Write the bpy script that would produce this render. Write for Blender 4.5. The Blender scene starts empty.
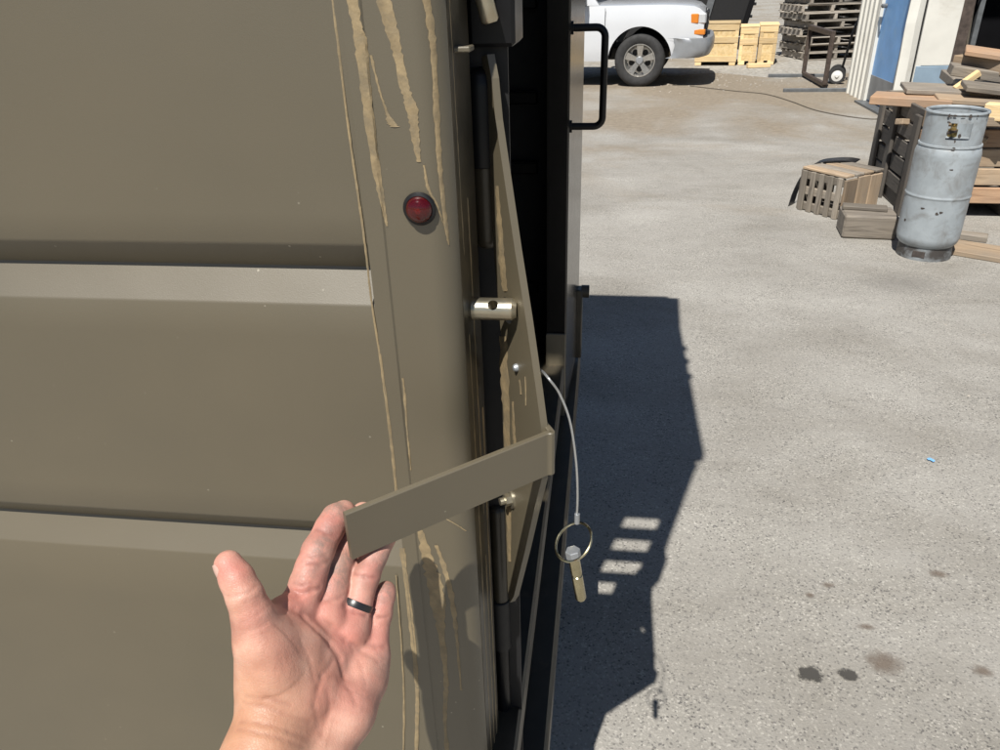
import bpy, bmesh, math, random
import numpy as np
from mathutils import Vector, Matrix
random.seed(7); rng = np.random.default_rng(7)
S = bpy.context.scene
COL = S.collection
R_ = math.radians

# ------------------------------------------------------------------ camera
FPX, CAMH = 750.0, 1.40
AZ, PITCH, ROLL = R_(8.4), R_(28.0), R_(1.84)
_f = np.array([-math.sin(AZ)*math.cos(PITCH), math.cos(AZ)*math.cos(PITCH), -math.sin(PITCH)])
_r0 = np.array([math.cos(AZ), math.sin(AZ), 0.0]); _u0 = np.cross(_r0, _f)
_R = _r0*math.cos(ROLL) - _u0*math.sin(ROLL)
_U = _u0*math.cos(ROLL) + _r0*math.sin(ROLL)
_C = np.array([0.0, 0.0, CAMH])
cam_d = bpy.data.cameras.new('camera'); cam = bpy.data.objects.new('camera', cam_d); COL.objects.link(cam)
cam_d.sensor_fit = 'HORIZONTAL'; cam_d.sensor_width = 36.0; cam_d.lens = 36.0*FPX/1000.0
cam_d.clip_start = 0.02; cam_d.clip_end = 2000
cam.matrix_world = Matrix(((_R[0], _U[0], -_f[0], _C[0]), (_R[1], _U[1], -_f[1], _C[1]), (_R[2], _U[2], -_f[2], _C[2]), (0, 0, 0, 1)))
S.camera = cam

# ------------------------------------------------------------------ light
SUN = Vector((0.30, 1.0, -1.60)).normalized()          # direction the light travels
w = bpy.data.worlds.new('World'); S.world = w; w.use_nodes = True
nt = w.node_tree; bg = nt.nodes['Background']; sky = nt.nodes.new('ShaderNodeTexSky')
sky.sky_type = 'NISHITA'; sky.sun_disc = False
sky.sun_elevation = math.asin(-SUN.z); sky.sun_rotation = math.atan2(-SUN.x, -SUN.y)
sky.air_density = 1.0; sky.dust_density = 0.6; sky.ozone_density = 1.2
nt.links.new(sky.outputs[0], bg.inputs[0]); bg.inputs[1].default_value = 0.05
sd = bpy.data.lights.new('sun', 'SUN'); sd.energy = 5.0; sd.angle = R_(0.53); sd.color = (1.0, 0.955, 0.88)
so = bpy.data.objects.new('sun', sd); COL.objects.link(so)
so.rotation_euler = SUN.to_track_quat('-Z', 'Y').to_euler(); so.location = (-2, -5, 9)
S.view_settings.view_transform = 'Standard'; S.view_settings.look = 'None'
S.view_settings.exposure = 0.35; S.view_settings.gamma = 1.0
S.render.engine = 'CYCLES'

# ------------------------------------------------------------------ helpers
def ray(px, py): return _f*FPX + _R*(px-500) - _U*(py-375)
def hit(px, py, ax, v):
    d = ray(px, py); t = (v-_C[ax])/d[ax]; return Vector(_C + d*t)
def ground(px, py, z=0.0): return hit(px, py, 2, z)
def hitpl(px, py, p0, n):
    d = ray(px, py); n = np.array(n); t = ((np.array(p0)-_C)@n)/(d@n); return Vector(_C + d*t)

MATS = {}
def nodes_of(name):
    m = bpy.data.materials.new(name); m.use_nodes = True; MATS[name] = m
    n = m.node_tree.nodes; l = m.node_tree.links
    return m, n, l, n['Principled BSDF']
def ramp(n, stops, interp='LINEAR'):
    r = n.new('ShaderNodeValToRGB'); r.color_ramp.interpolation = interp
    e = r.color_ramp.elements
    e[0].position, e[0].color = stops[0][0], (*stops[0][1], 1)
    e[1].position, e[1].color = stops[-1][0], (*stops[-1][1], 1)
    for p, c in stops[1:-1]:
        k = e.new(p); k.color = (*c, 1)
    return r
def noise(n, l, co, scale, detail=4, rough=.55, dist=0):
    t = n.new('ShaderNodeTexNoise'); t.inputs['Scale'].default_value = scale
    t.inputs['Detail'].default_value = detail; t.inputs['Roughness'].default_value = rough
    t.inputs['Distortion'].default_value = dist
    l.new(co, t.inputs['Vector']); return t
def mixc(n, l, fac, a, b, blend='MIX'):
    m = n.new('ShaderNodeMix'); m.data_type = 'RGBA'; m.blend_type = blend
    for s, v in ((0, fac), (6, a), (7, b)):
        if hasattr(v, 'is_output'): l.new(v, m.inputs[s])
        else: m.inputs[s].default_value = v if s == 0 else (*v, 1) if len(v) == 3 else v
    return m.outputs[2]
def bump(n, l, h, strength, dist=.002, prev=None):
    b = n.new('ShaderNodeBump'); b.inputs['Strength'].default_value = strength
    b.inputs['Distance'].default_value = dist; l.new(h, b.inputs['Height'])
    if prev: l.new(prev, b.inputs['Normal'])
    return b.outputs[0]
def mat(name, base, rough=.5, metal=0., var=.15, scale=12., bscale=80., bstr=.15, bdist=.001, dirt=None, dirtamt=.5, dscale=5., coat=0., spec=.5, rvar=.1, speck=0.):
    m, n, l, p = nodes_of(name)
    tc = n.new('ShaderNodeTexCoord'); co = tc.outputs['Object']
    t1 = noise(n, l, co, scale, 5)
    c = ramp(n, [(.3, tuple(x*(1-var) for x in base)), (.7, tuple(min(1, x*(1+var)) for x in base))])
    l.new(t1.outputs[0], c.inputs[0]); out = c.outputs[0]
    if dirt is not None:
        t2 = noise(n, l, co, dscale, 7, .65, .6)
        r2 = ramp(n, [(1-dirtamt-.12, (0, 0, 0)), (1-dirtamt+.12, (1, 1, 1))]); l.new(t2.outputs[0], r2.inputs[0])
        out = mixc(n, l, r2.outputs[0], out, dirt)
    if speck:
        t3 = noise(n, l, co, 420, 2, .6); r3 = ramp(n, [(.62, (0, 0, 0)), (.74, (speck, speck, speck))]); l.new(t3.outputs[0], r3.inputs[0])
        out = mixc(n, l, r3.outputs[0], out, tuple(min(1, x*1.9+.05) for x in base))
    l.new(out, p.inputs['Base Color'])
    rr = n.new('ShaderNodeMapRange'); rr.inputs[3].default_value = max(.02, rough-rvar); rr.inputs[4].default_value = min(1, rough+rvar)
    t4 = noise(n, l, co, scale*2.3, 4); l.new(t4.outputs[0], rr.inputs[0]); l.new(rr.outputs[0], p.inputs['Roughness'])
    p.inputs['Metallic'].default_value = metal; p.inputs['Coat Weight'].default_value = coat
    p.inputs['Specular IOR Level'].default_value = spec
    if bstr:
        t5 = noise(n, l, co, bscale, 4); l.new(bump(n, l, t5.outputs[0], bstr, bdist), p.inputs['Normal'])
    return m
def woodmat(name, c1, c2, grey=(.22, .2, .175), greyamt=.4, rough=.8):
    m, n, l, p = nodes_of(name)
    tc = n.new('ShaderNodeTexCoord'); oi = n.new('ShaderNodeObjectInfo')
    mp = n.new('ShaderNodeMapping'); mp.inputs['Scale'].default_value = (1.2, 14, 14); l.new(tc.outputs['Object'], mp.inputs[0])
    ad = n.new('ShaderNodeVectorMath'); ad.operation = 'ADD'
    ml = n.new('ShaderNodeVectorMath'); ml.operation = 'SCALE'; ml.inputs[0].default_value = (31, 17, 23); l.new(oi.outputs['Random'], ml.inputs['Scale'])
    l.new(mp.outputs[0], ad.inputs[0]); l.new(ml.outputs[0], ad.inputs[1])
    t = noise(n, l, ad.outputs[0], 2.2, 6, .6, .8)
    r = ramp(n, [(.26, tuple(x*.42 for x in c1)), (.36, c1), (.55, c2), (.70, tuple(x*.72 for x in c1)), (.80, tuple(x*.5 for x in c1))]); l.new(t.outputs[0], r.inputs[0])
    t2 = noise(n, l, tc.outputs['Object'], 3.5, 5); r2 = ramp(n, [(.35, (0, 0, 0)), (.75, (greyamt*1.6,)*3)]); l.new(t2.outputs[0], r2.inputs[0])
    o = mixc(n, l, r2.outputs[0], r.outputs[0], grey)
    hs = n.new('ShaderNodeHueSaturation'); mr = n.new('ShaderNodeMapRange'); mr.inputs[3].default_value = .65; mr.inputs[4].default_value = 1.3
    l.new(oi.outputs['Random'], mr.inputs[0]); l.new(mr.outputs[0], hs.inputs['Value']); l.new(o, hs.inputs['Color'])
    l.new(hs.outputs[0], p.inputs['Base Color']); p.inputs['Roughness'].default_value = rough
    t3 = noise(n, l, ad.outputs[0], 6, 5, .6, .4)
    l.new(bump(n, l, t3.outputs[0], .5, .004), p.inputs['Normal'])
    return m

class MB:
    def __init__(s): s.v = []; s.f = []
    def add(s, vs, fs):
        o = len(s.v); s.v += [tuple(v) for v in vs]; s.f += [tuple(i+o for i in f) for f in fs]; return s
    def box(s, lo, hi, c=.0, M=None):
        lo = Vector(lo); hi = Vector(hi); ce = (lo+hi)/2; h = (hi-lo)/2
        c = min(c, .45*min(h))if c else 0
        vs = []; fs = []
        if c <= 0:
            for sx in (-1, 1):
                for sy in (-1, 1):
                    for sz in (-1, 1): vs.append(Vector((sx*h.x, sy*h.y, sz*h.z)))
            fs = [(0, 1, 3, 2), (4, 6, 7, 5), (0, 4, 5, 1), (2, 3, 7, 6), (0, 2, 6, 4), (1, 5, 7, 3)]
        else:
            idx = {}
            for sx in (-1, 1):
                for sy in (-1, 1):
                    for sz in (-1, 1):
                        for a in range(3):
                            q = [sx*(h.x-c), sy*(h.y-c), sz*(h.z-c)]; q[a] = (sx, sy, sz)[a]*h[a]
                            idx[(sx, sy, sz, a)] = len(vs); vs.append(Vector(q))
            for a in range(3):
                b, d = (a+1) % 3, (a+2) % 3
                for sg in (-1, 1):
                    q = []
                    for (u, w_) in ((-1, -1), (1, -1), (1, 1), (-1, 1)):
                        k = [0, 0, 0]; k[a] = sg; k[b] = u; k[d] = w_; q.append(idx[(*k, a)])
                    fs.append(tuple(q if sg > 0 else q[::-1]))
                for u in (-1, 1):
                    for w_ in (-1, 1):
                        k0 = [0, 0, 0]; k0[b] = u; k0[d] = w_; k1 = list(k0); k0[a] = -1; k1[a] = 1
                        q = [idx[(*k0, b)], idx[(*k1, b)], idx[(*k1, d)], idx[(*k0, d)]]
                        fs.append(tuple(q if u*w_ < 0 else q[::-1]))
            for sx in (-1, 1):
                for sy in (-1, 1):
                    for sz in (-1, 1):
                        q = [idx[(sx, sy, sz, a)] for a in range(3)]
                        fs.append(tuple(q if sx*sy*sz > 0 else q[::-1]))
        if M is not None: vs = [M @ (v+ce) for v in vs]
        else: vs = [v+ce for v in vs]
        return s.add(vs, fs)
    def tube(s, pts, r, n=12, caps=True):
        pts = [Vector(p) for p in pts]; N = len(pts)
        rs = r if isinstance(r, (list, tuple)) else [r]*N
        vs = []; fs = []; prev = None
        for i, p in enumerate(pts):
            t = (pts[min(i+1, N-1)]-pts[max(i-1, 0)]).normalized()
            if prev is None: a = t.orthogonal().normalized()
            else: a = (prev - t*prev.dot(t)).normalized()
            prev = a; b = t.cross(a)
            for k in range(n):
                an = 2*math.pi*k/n; vs.append(p + a*(math.cos(an)*rs[i]) + b*(math.sin(an)*rs[i]))
        for i in range(N-1):
            for k in range(n):
                k2 = (k+1) % n; fs.append((i*n+k, i*n+k2, (i+1)*n+k2, (i+1)*n+k))
        if caps: fs.append(tuple(range(n))[::-1]); fs.append(tuple((N-1)*n+k for k in range(n)))
        return s.add(vs, fs)
    def lathe(s, prof, n=32, M=None, closed=False):
        vs = []; fs = []
        for r, z in prof:
            for k in range(n):
                an = 2*math.pi*k/n; vs.append(Vector((r*math.cos(an), r*math.sin(an), z)))
        P = len(prof)
        for i in range(P if closed else P-1):
            j = (i+1) % P
            for k in range(n):
                k2 = (k+1) % n; fs.append((i*n+k, i*n+k2, j*n+k2, j*n+k))
        if M is not None: vs = [M @ v for v in vs]
        return s.add(vs, fs)
    def prism(s, poly, d):
        """closed solid: polygon (3d points) swept by vector d"""
        d = Vector(d); P = len(poly); a = [Vector(p) for p in poly]; b = [p+d for p in a]
        fs = [tuple(range(P)), tuple(range(2*P-1, P-1, -1))]
        for i in range(P):
            j = (i+1) % P; fs.append((j, i, P+i, P+j))
        return s.add(a+b, fs)
    def grid(s, rows):
        h, w_ = len(rows), len(rows[0]); vs = [Vector(p) for r in rows for p in r]
        fs = [(i*w_+j, i*w_+j+1, (i+1)*w_+j+1, (i+1)*w_+j) for i in range(h-1) for j in range(w_-1)]
        return s.add(vs, fs)
    def build(s, name, m, parent=None, off=None, smooth=False, kind=None, fixn=True, angle=40):
        me = bpy.data.meshes.new(name)
        vs = [Vector(v) for v in s.v]
        if off is not None: vs = [v-Vector(off) for v in vs]
        me.from_pydata(vs, [], s.f); me.update()
        if fixn:
            bm = bmesh.new(); bm.from_mesh(me); bmesh.ops.recalc_face_normals(bm, faces=bm.faces); bm.to_mesh(me); bm.free()
        if smooth:
            me.polygons.foreach_set('use_smooth', [True]*len(me.polygons))
            try: me.set_sharp_from_angle(angle=R_(angle))
            except Exception: pass
        me.materials.append(MATS[m] if isinstance(m, str) else m)
        o = bpy.data.objects.new(name, me); COL.objects.link(o)
        if parent: o.parent = parent
        if kind: o['kind'] = kind
        return o
def tag(o, label, cat, group=None):
    o['label'] = label; o['category'] = cat
    if group: o['group'] = group
    return o
def thing(name, label, cat, loc=(0, 0, 0), rotz=0., group=None):
    o = bpy.data.objects.new(name, None); COL.objects.link(o); o.empty_display_size = .1
    o.location = loc; o.rotation_euler = (0, 0, rotz); return tag(o, label, cat, group)
def cut(o, cutter_mb, solver='EXACT'):
    """boolean difference, applied; the cutter is deleted"""
    c = cutter_mb.build('cutter', list(MATS.values())[0], o.parent); md = o.modifiers.new('b', 'BOOLEAN')
    md.operation = 'DIFFERENCE'; md.object = c; md.solver = solver
    bpy.context.view_layer.update()
    me = bpy.data.meshes.new_from_object(o.evaluated_get(bpy.context.evaluated_depsgraph_get()))
    o.modifiers.clear(); o.data = me; bpy.data.objects.remove(c)
def arc(c, r, a0, a1, n): return [(c[0]+r*math.cos(a0+(a1-a0)*i/n), c[1]+r*math.sin(a0+(a1-a0)*i/n)) for i in range(n+1)]
def spline(pts, n=8):
    P = [Vector(p) for p in pts]; out = []
    for i in range(len(P)-1):
        a = P[max(i-1, 0)]; b = P[i]; c = P[i+1]; d = P[min(i+2, len(P)-1)]
        for k in range(n):
            t = k/n; out.append(.5*((2*b)+(c-a)*t+(2*a-5*b+4*c-d)*t*t+(3*b-a-3*c+d)*t**3))
    return out+[P[-1]]

# ------------------------------------------------------------------ materials
def paintmat():
    m, n, l, p = nodes_of('olive_paint')
    tc = n.new('ShaderNodeTexCoord'); co = tc.outputs['Object']
    base = (.150, .127, .080)
    t1 = noise(n, l, co, 3.2, 3); c = ramp(n, [(.3, (.098, .083, .053)), (.7, (.116, .096, .060))]); l.new(t1.outputs[0], c.inputs[0])
    v = n.new('ShaderNodeTexVoronoi'); v.inputs['Scale'].default_value = 48; l.new(co, v.inputs['Vector'])
    r = ramp(n, [(.04, (1, 1, 1)), (.06, (0, 0, 0))]); l.new(v.outputs['Distance'], r.inputs[0])
    t2 = noise(n, l, co, 9, 3); r2 = ramp(n, [(.46, (0, 0, 0)), (.58, (.8, .8, .8))]); l.new(t2.outputs[0], r2.inputs[0])
    mm = n.new('ShaderNodeMath'); mm.operation = 'MULTIPLY'; l.new(r.outputs[0], mm.inputs[0]); l.new(r2.outputs[0], mm.inputs[1])
    o = mixc(n, l, mm.outputs[0], c.outputs[0], (.36, .33, .26))
    l.new(o, p.inputs['Base Color'])
    t3 = noise(n, l, co, 6, 4); rr = n.new('ShaderNodeMapRange'); rr.inputs[3].default_value = .42; rr.inputs[4].default_value = .54
    l.new(t3.outputs[0], rr.inputs[0]); l.new(rr.outputs[0], p.inputs['Roughness']); p.inputs['Metallic'].default_value = .0
    p.inputs['Specular IOR Level'].default_value = 1.0
    t4 = noise(n, l, co, 1500, 2); b1 = bump(n, l, t4.outputs[0], .3, .0004)
    t5 = noise(n, l, co, 5, 2); b2 = bump(n, l, t5.outputs[0], .25, .012, b1); l.new(b2, p.inputs['Normal'])
paintmat()
mat('sealant', (.27, .205, .115), .65, var=.25, scale=60, bscale=220, bstr=.5, bdist=.001, dirt=(.185, .15, .095), dirtamt=.42, dscale=55)
mat('black_paint', (.008, .008, .009), .34, var=.2, scale=20, bstr=.03, spec=.28)
mat('gloss_black', (.014, .013, .012), .20, var=.1, scale=20, bstr=0, rvar=.05, spec=.3)
mat('black_dull', (.010, .010, .011), .6, var=.2, scale=20, bstr=.05)
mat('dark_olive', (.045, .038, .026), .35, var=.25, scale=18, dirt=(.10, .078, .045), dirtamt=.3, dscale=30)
mat('zinc', (.50, .46, .36), .34, metal=.9, var=.12, scale=50, bscale=300, bstr=.1, dirt=(.42, .33, .2), dirtamt=.35, dscale=40)
mat('zinc_yellow', (.50, .45, .30), .22, metal=1., var=.15, scale=60, bscale=300, bstr=.08)
mat('cable', (.55, .56, .56), .35, metal=.8, var=.1, bscale=900, bstr=.6)
mat('rubber', (.010, .010, .011), .42, var=.1, spec=.35)
mat('ring_black', (.015, .015, .017), .32, var=.1)
mat('galv', (.36, .38, .40), .45, metal=.6, var=.15, scale=25)
def glassmat(name, c, rough=.08, trans=.0):
    m, n, l, p = nodes_of(name); p.inputs['Base Color'].default_value = (*c, 1); p.inputs['Roughness'].default_value = rough
    p.inputs['Transmission Weight'].default_value = trans; p.inputs['IOR'].default_value = 1.49; p.inputs['Coat Weight'].default_value = .4
    return m
glassmat('red_lens', (.22, .002, .007), .04, .8)
glassmat('window_glass', (.02, .025, .03), .05, 0)
glassmat('lamp_clear', (.7, .72, .74), .12, .3)
glassmat('lamp_amber', (.85, .28, .04), .15, .25)
mat('light_core', (.10, .01, .01), .3, var=.3, scale=300)
mat('reflector', (.8, .1, .1), .18, metal=.9, var=.1)
def skinmat():
    m, n, l, p = nodes_of('skin')
    tc = n.new('ShaderNodeTexCoord'); co = tc.outputs['Object']
    at = n.new('ShaderNodeAttribute'); at.attribute_name = 'tint'
    sx = n.new('ShaderNodeSeparateColor'); l.new(at.outputs['Color'], sx.inputs[0])
    t1 = noise(n, l, co, 55, 5, .6); c = ramp(n, [(.3, (.46, .235, .175)), (.5, (.54, .305, .235)), (.7, (.61, .385, .305))]); l.new(t1.outputs[0], c.inputs[0])
    red = mixc(n, l, t1.outputs[0], (.45, .165, .135), (.55, .255, .21))
    o = mixc(n, l, sx.outputs[0], c.outputs[0], red)
    tan = mixc(n, l, sx.outputs[2], o, (.47, .26, .155))
    t2 = noise(n, l, co, 90, 7, .7, .5); r2 = ramp(n, [(.36, (0, 0, 0)), (.58, (1, 1, 1))]); l.new(t2.outputs[0], r2.inputs[0])
    mm = n.new('ShaderNodeMath'); mm.operation = 'MULTIPLY'; l.new(r2.outputs[0], mm.inputs[0]); l.new(sx.outputs[1], mm.inputs[1])
    o2 = mixc(n, l, mm.outputs[0], tan, (.19, .155, .13))
    t6 = noise(n, l, co, 26, 4, .6); r6 = ramp(n, [(.34, (.90, .84, .84)), (.66, (1.08, 1.06, 1.04))]); l.new(t6.outputs[0], r6.inputs[0])
    o2 = mixc(n, l, 1.0, o2, r6.outputs[0], 'MULTIPLY')
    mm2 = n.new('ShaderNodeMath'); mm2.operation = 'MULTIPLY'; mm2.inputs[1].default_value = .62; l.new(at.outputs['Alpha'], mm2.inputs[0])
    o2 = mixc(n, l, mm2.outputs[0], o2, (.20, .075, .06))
    l.new(o2, p.inputs['Base Color']); p.inputs['Roughness'].default_value = .5
    p.inputs['Subsurface Weight'].default_value = .12; p.inputs['Subsurface Radius'].default_value = (1, .35, .2); p.inputs['Subsurface Scale'].default_value = .004
    mp = n.new('ShaderNodeMapping'); mp.inputs['Scale'].default_value = (1, 1, 1); l.new(co, mp.inputs[0])
    v = n.new('ShaderNodeTexVoronoi'); v.inputs['Scale'].default_value = 520; v.feature = 'DISTANCE_TO_EDGE'; l.new(co, v.inputs['Vector'])
    r3 = ramp(n, [(0, (0, 0, 0)), (.12, (1, 1, 1))]); l.new(v.outputs[0], r3.inputs[0])
    b1 = bump(n, l, r3.outputs[0], .3, .0004)
    t3 = noise(n, l, co, 230, 4, .6, .5); b2 = bump(n, l, t3.outputs[0], .32, .0009, b1)
    l.new(b2, p.inputs['Normal'])
skinmat()
mat('nail', (.52, .34, .28), .32, var=.08, scale=90, bstr=.05)
def groundmat():
    m, n, l, p = nodes_of('concrete_ground')
    ge = n.new('ShaderNodeNewGeometry'); co = ge.outputs['Position']
    t1 = noise(n, l, co, 1.6, 6, .6); c = ramp(n, [(.3, (.290, .279, .257)), (.7, (.358, .347, .324))]); l.new(t1.outputs[0], c.inputs[0])
    o = c.outputs[0]
    # fine aggregate, dark and light grains
    v = n.new('ShaderNodeTexVoronoi'); v.inputs['Scale'].default_value = 230; l.new(co, v.inputs['Vector'])
    sp = n.new('ShaderNodeSeparateColor'); l.new(v.outputs['Color'], sp.inputs[0])
    rd = ramp(n, [(0, (.34, .34, .36)), (.06, (.5, .5, .51)), (.13, (.88, .88, .87)), (.84, (1.0, .995, .98)), (.93, (1.22, 1.22, 1.2)), (1, (1.5, 1.5, 1.48))]); l.new(sp.outputs[0], rd.inputs[0])
    ts = noise(n, l, co, 5, 4, .6); rs = ramp(n, [(.30, (.35,)*3), (.65, (1, 1, 1))]); l.new(ts.outputs[0], rs.inputs[0])
    o = mixc(n, l, rs.outputs[0], o, mixc(n, l, 1.0, o, rd.outputs[0], 'MULTIPLY'))
    v2 = n.new('ShaderNodeTexVoronoi'); v2.inputs['Scale'].default_value = 110; l.new(co, v2.inputs['Vector'])
    s2 = n.new('ShaderNodeSeparateColor'); l.new(v2.outputs['Color'], s2.inputs[0])
    r2 = ramp(n, [(0, (.38, .37, .36)), (.05, (.5, .5, .5)), (.08, (1, 1, 1)), (.95, (1, 1, 1)), (1, (1.25, 1.25, 1.25))]); l.new(s2.outputs[1], r2.inputs[0])
    rm = ramp(n, [(.22, (.75, .75, .75)), (.36, (0, 0, 0))]); l.new(v2.outputs['Distance'], rm.inputs[0])
    o = mixc(n, l, rm.outputs[0], o, mixc(n, l, 1.0, o, r2.outputs[0], 'MULTIPLY'))
    mpz = n.new('ShaderNodeMapping'); mpz.inputs['Scale'].default_value = (.8, 1.5, 1); l.new(co, mpz.inputs[0])
    tz = noise(n, l, mpz.outputs[0], 1.1, 6, .65, .4); rz = ramp(n, [(.30, (.76, .74, .71)), (.5, (.96, .95, .94)), (.70, (1.09, 1.085, 1.08))]); l.new(tz.outputs[0], rz.inputs[0])
    o = mixc(n, l, 1.0, o, rz.outputs[0], 'MULTIPLY')
    # dirt that thickens further off, where trucks track gravel in
    sy = n.new('ShaderNodeSeparateXYZ'); l.new(co, sy.inputs[0])
    t3 = noise(n, l, co, .55, 6, .6, .6)
    mr = n.new('ShaderNodeMapRange'); mr.inputs[1].default_value = 2.5; mr.inputs[2].default_value = 10.5; mr.inputs[3].default_value = -.24; mr.inputs[4].default_value = .22
    l.new(sy.outputs[1], mr.inputs[0])
    ad = n.new('ShaderNodeMath'); l.new(t3.outputs[0], ad.inputs[0]); l.new(mr.outputs[0], ad.inputs[1])
    r3 = ramp(n, [(.46, (0, 0, 0)), (.66, (.8, .8, .8))]); l.new(ad.outputs[0], r3.inputs[0])
    t3b = noise(n, l, co, 16, 6, .7); dr = ramp(n, [(.3, (.17, .135, .095)), (.7, (.29, .24, .175))]); l.new(t3b.outputs[0], dr.inputs[0])
    o = mixc(n, l, r3.outputs[0], o, dr.outputs[0])
    l.new(o, p.inputs['Base Color']); p.inputs['Roughness'].default_value = .88
    p.inputs['Specular IOR Level'].default_value = .25
    t4 = noise(n, l, co, 130, 5, .7); b1 = bump(n, l, t4.outputs[0], .55, .006)
    t5 = noise(n, l, co, 9, 4); l.new(bump(n, l, t5.outputs[0], .25, .02, b1), p.inputs['Normal'])
groundmat()
mat('gravel_light', (.30, .275, .24), .9, var=.3, scale=3, bstr=.1)
mat('gravel', (.33, .315, .285), .9, var=.35, scale=14, bscale=45, bstr=.5, bdist=.012, dirt=(.24, .2, .15), dirtamt=.42, dscale=.8, spec=.2)
def stainmat(name, c, rough, dens, soft):
    m, n, l, p = nodes_of(name); tc = n.new('ShaderNodeTexCoord'); ge = n.new('ShaderNodeNewGeometry')
    ln = n.new('ShaderNodeVectorMath'); ln.operation = 'LENGTH'; l.new(tc.outputs['Object'], ln.inputs[0])
    t = noise(n, l, ge.outputs['Position'], 55, 6, .7); t2 = noise(n, l, ge.outputs['Position'], 300, 3, .7)
    a = n.new('ShaderNodeMath'); a.operation = 'MULTIPLY_ADD'; a.inputs[1].default_value = 1.5; l.new(t.outputs[0], a.inputs[0]); l.new(ln.outputs['Value'], a.inputs[2])
    b = n.new('ShaderNodeMath'); b.operation = 'MULTIPLY_ADD'; b.inputs[1].default_value = .5; l.new(t2.outputs[0], b.inputs[0]); l.new(a.outputs[0], b.inputs[2])
    mr = n.new('ShaderNodeMapRange'); mr.inputs[1].default_value = 1.72-soft; mr.inputs[2].default_value = 1.72+soft; mr.inputs[3].default_value = dens; mr.inputs[4].default_value = 0
    l.new(b.outputs[0], mr.inputs[0]); l.new(mr.outputs[0], p.inputs['Alpha'])
    p.inputs['Base Color'].default_value = (*c, 1); p.inputs['Roughness'].default_value = rough
stainmat('oil', (.06, .056, .05), .7, .88, .16)
stainmat('oil_faint', (.15, .14, .125), .85, .24, .65)
stainmat('oil_brown', (.17, .13, .10), .85, .6, .42)
woodmat('wood_grey', (.19, .16, .125), (.275, .24, .195), greyamt=.55, grey=(.155, .14, .125))
woodmat('wood_block', (.115, .097, .078), (.185, .16, .13), greyamt=.4, grey=(.12, .11, .1))
woodmat('wood_pallet', (.29, .255, .21), (.40, .36, .31), greyamt=.5, grey=(.24, .225, .205))
woodmat('wood_dark', (.085, .074, .063), (.14, .122, .105), greyamt=.35, grey=(.12, .11, .10))
woodmat('wood_tan', (.30, .21, .13), (.40, .295, .195), greyamt=.5, grey=(.22, .19, .155))
woodmat('wood_orange', (.30, .175, .10), (.40, .255, .155), greyamt=.42, grey=(.25, .20, .155))
woodmat('wood_new', (.66, .47, .23), (.76, .58, .33), greyamt=.1)
mat('osb', (.60, .43, .20), .75, var=.25, scale=24, bscale=60, bstr=.4, dirt=(.72, .56, .32), dirtamt=.5, dscale=14)
mat('tank_paint', (.31, .345, .37), .42, var=.10, scale=14, dirt=(.20, .205, .205), dirtamt=.42, dscale=11, bscale=90, bstr=.15, bdist=.002)
mat('tank_foot', (.30, .33, .35), .6, var=.15, scale=14, dirt=(.05, .045, .042), dirtamt=.55, dscale=7)
mat('tank_rust', (.055, .045, .04), .8, var=.4, scale=30)
mat('brass', (.55, .40, .16), .35, metal=1.)
mat('white_car', (.60, .62, .65), .22, var=.02, scale=3, bstr=.0, coat=.6)
mat('grey_bumper', (.30, .315, .335), .38, var=.08, scale=8, bstr=.05, metal=.3)
mat('tyre', (.03, .03, .031), .8, var=.25, scale=20, bscale=90, bstr=.3)
mat('alloy', (.55, .54, .52), .3, metal=.85, var=.12, scale=20)
mat('wall_white', (.66, .65, .60), .5, var=.07, scale=4, dirt=(.45, .42, .36), dirtamt=.3, dscale=3)
mat('door_blue', (.19, .40, .74), .5, var=.1, scale=5, dirt=(.27, .46, .70), dirtamt=.35, dscale=4)
mat('door_grey', (.24, .25, .26), .5, var=.15, scale=8)
mat('base_blue', (.22, .30, .38), .6, var=.12, scale=6, dirt=(.3, .3, .28), dirtamt=.4)
mat('rust_steel', (.085, .065, .055), .6, var=.35, scale=25, metal=.3)
mat('steel_grey', (.15, .16, .17), .5, var=.2, scale=14, metal=.4)
mat('plastic_black', (.02, .02, .022), .4, var=.3, scale=15)
mat('dark_inside', (.004, .004, .005), .9, var=.3, scale=3, spec=.1)  # near-black walls and floor: the room's deep shade is put into the colour
mat('white_plastic', (.75, .75, .73), .4, var=.05)
mat('blue_litter', (.20, .45, .80), .5, var=.1)
mat('hose', (.10, .085, .065), .6, var=.2)

# ------------------------------------------------------------------ ground
rows = [[(x, y, 0) for x in np.linspace(-60, 60, 25)] for y in np.linspace(-20, 300, 41)]
g = MB().grid([[(-60, -20, -.004), (60, -20, -.004)], [(-60, 300, -.004), (60, 300, -.004)]]).build('ground', 'gravel'); g['kind'] = 'structure'
def blob(cx, cy, rx, ry, z, n=40, jag=.18, th=None):
    ph = [random.uniform(0, 6.28) for _ in range(6)]
    ring = []
    for k in range(n):
        a = 2*math.pi*k/n
        r = 1+jag*sum(math.sin((i+2)*a+ph[i])/(i+1.5) for i in range(6))+random.uniform(-.5, .5)*jag*.5
        ring.append((cx+rx*r*math.cos(a), cy+ry*r*math.sin(a), z))
    return MB().add([(cx, cy, z)]+ring, [(0, 1+k, 1+(k+1) % n) for k in range(n)])
edge = [(-14, -12)]+[(-14, 12.1)]
xs = np.linspace(-14, 3.3, 60)
edge += [(x, 12.3+.28*math.sin(x*1.7)+.22*math.sin(x*4.1+1)+random.uniform(-.08, .08)) for x in xs]
edge += [(14, 12.0), (14, -12)]
y_ = MB().add([(x, y, 0) for x, y in edge], [tuple(range(len(edge)))]).build('yard_paving', 'concrete_ground'); y_['kind'] = 'structure'

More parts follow.
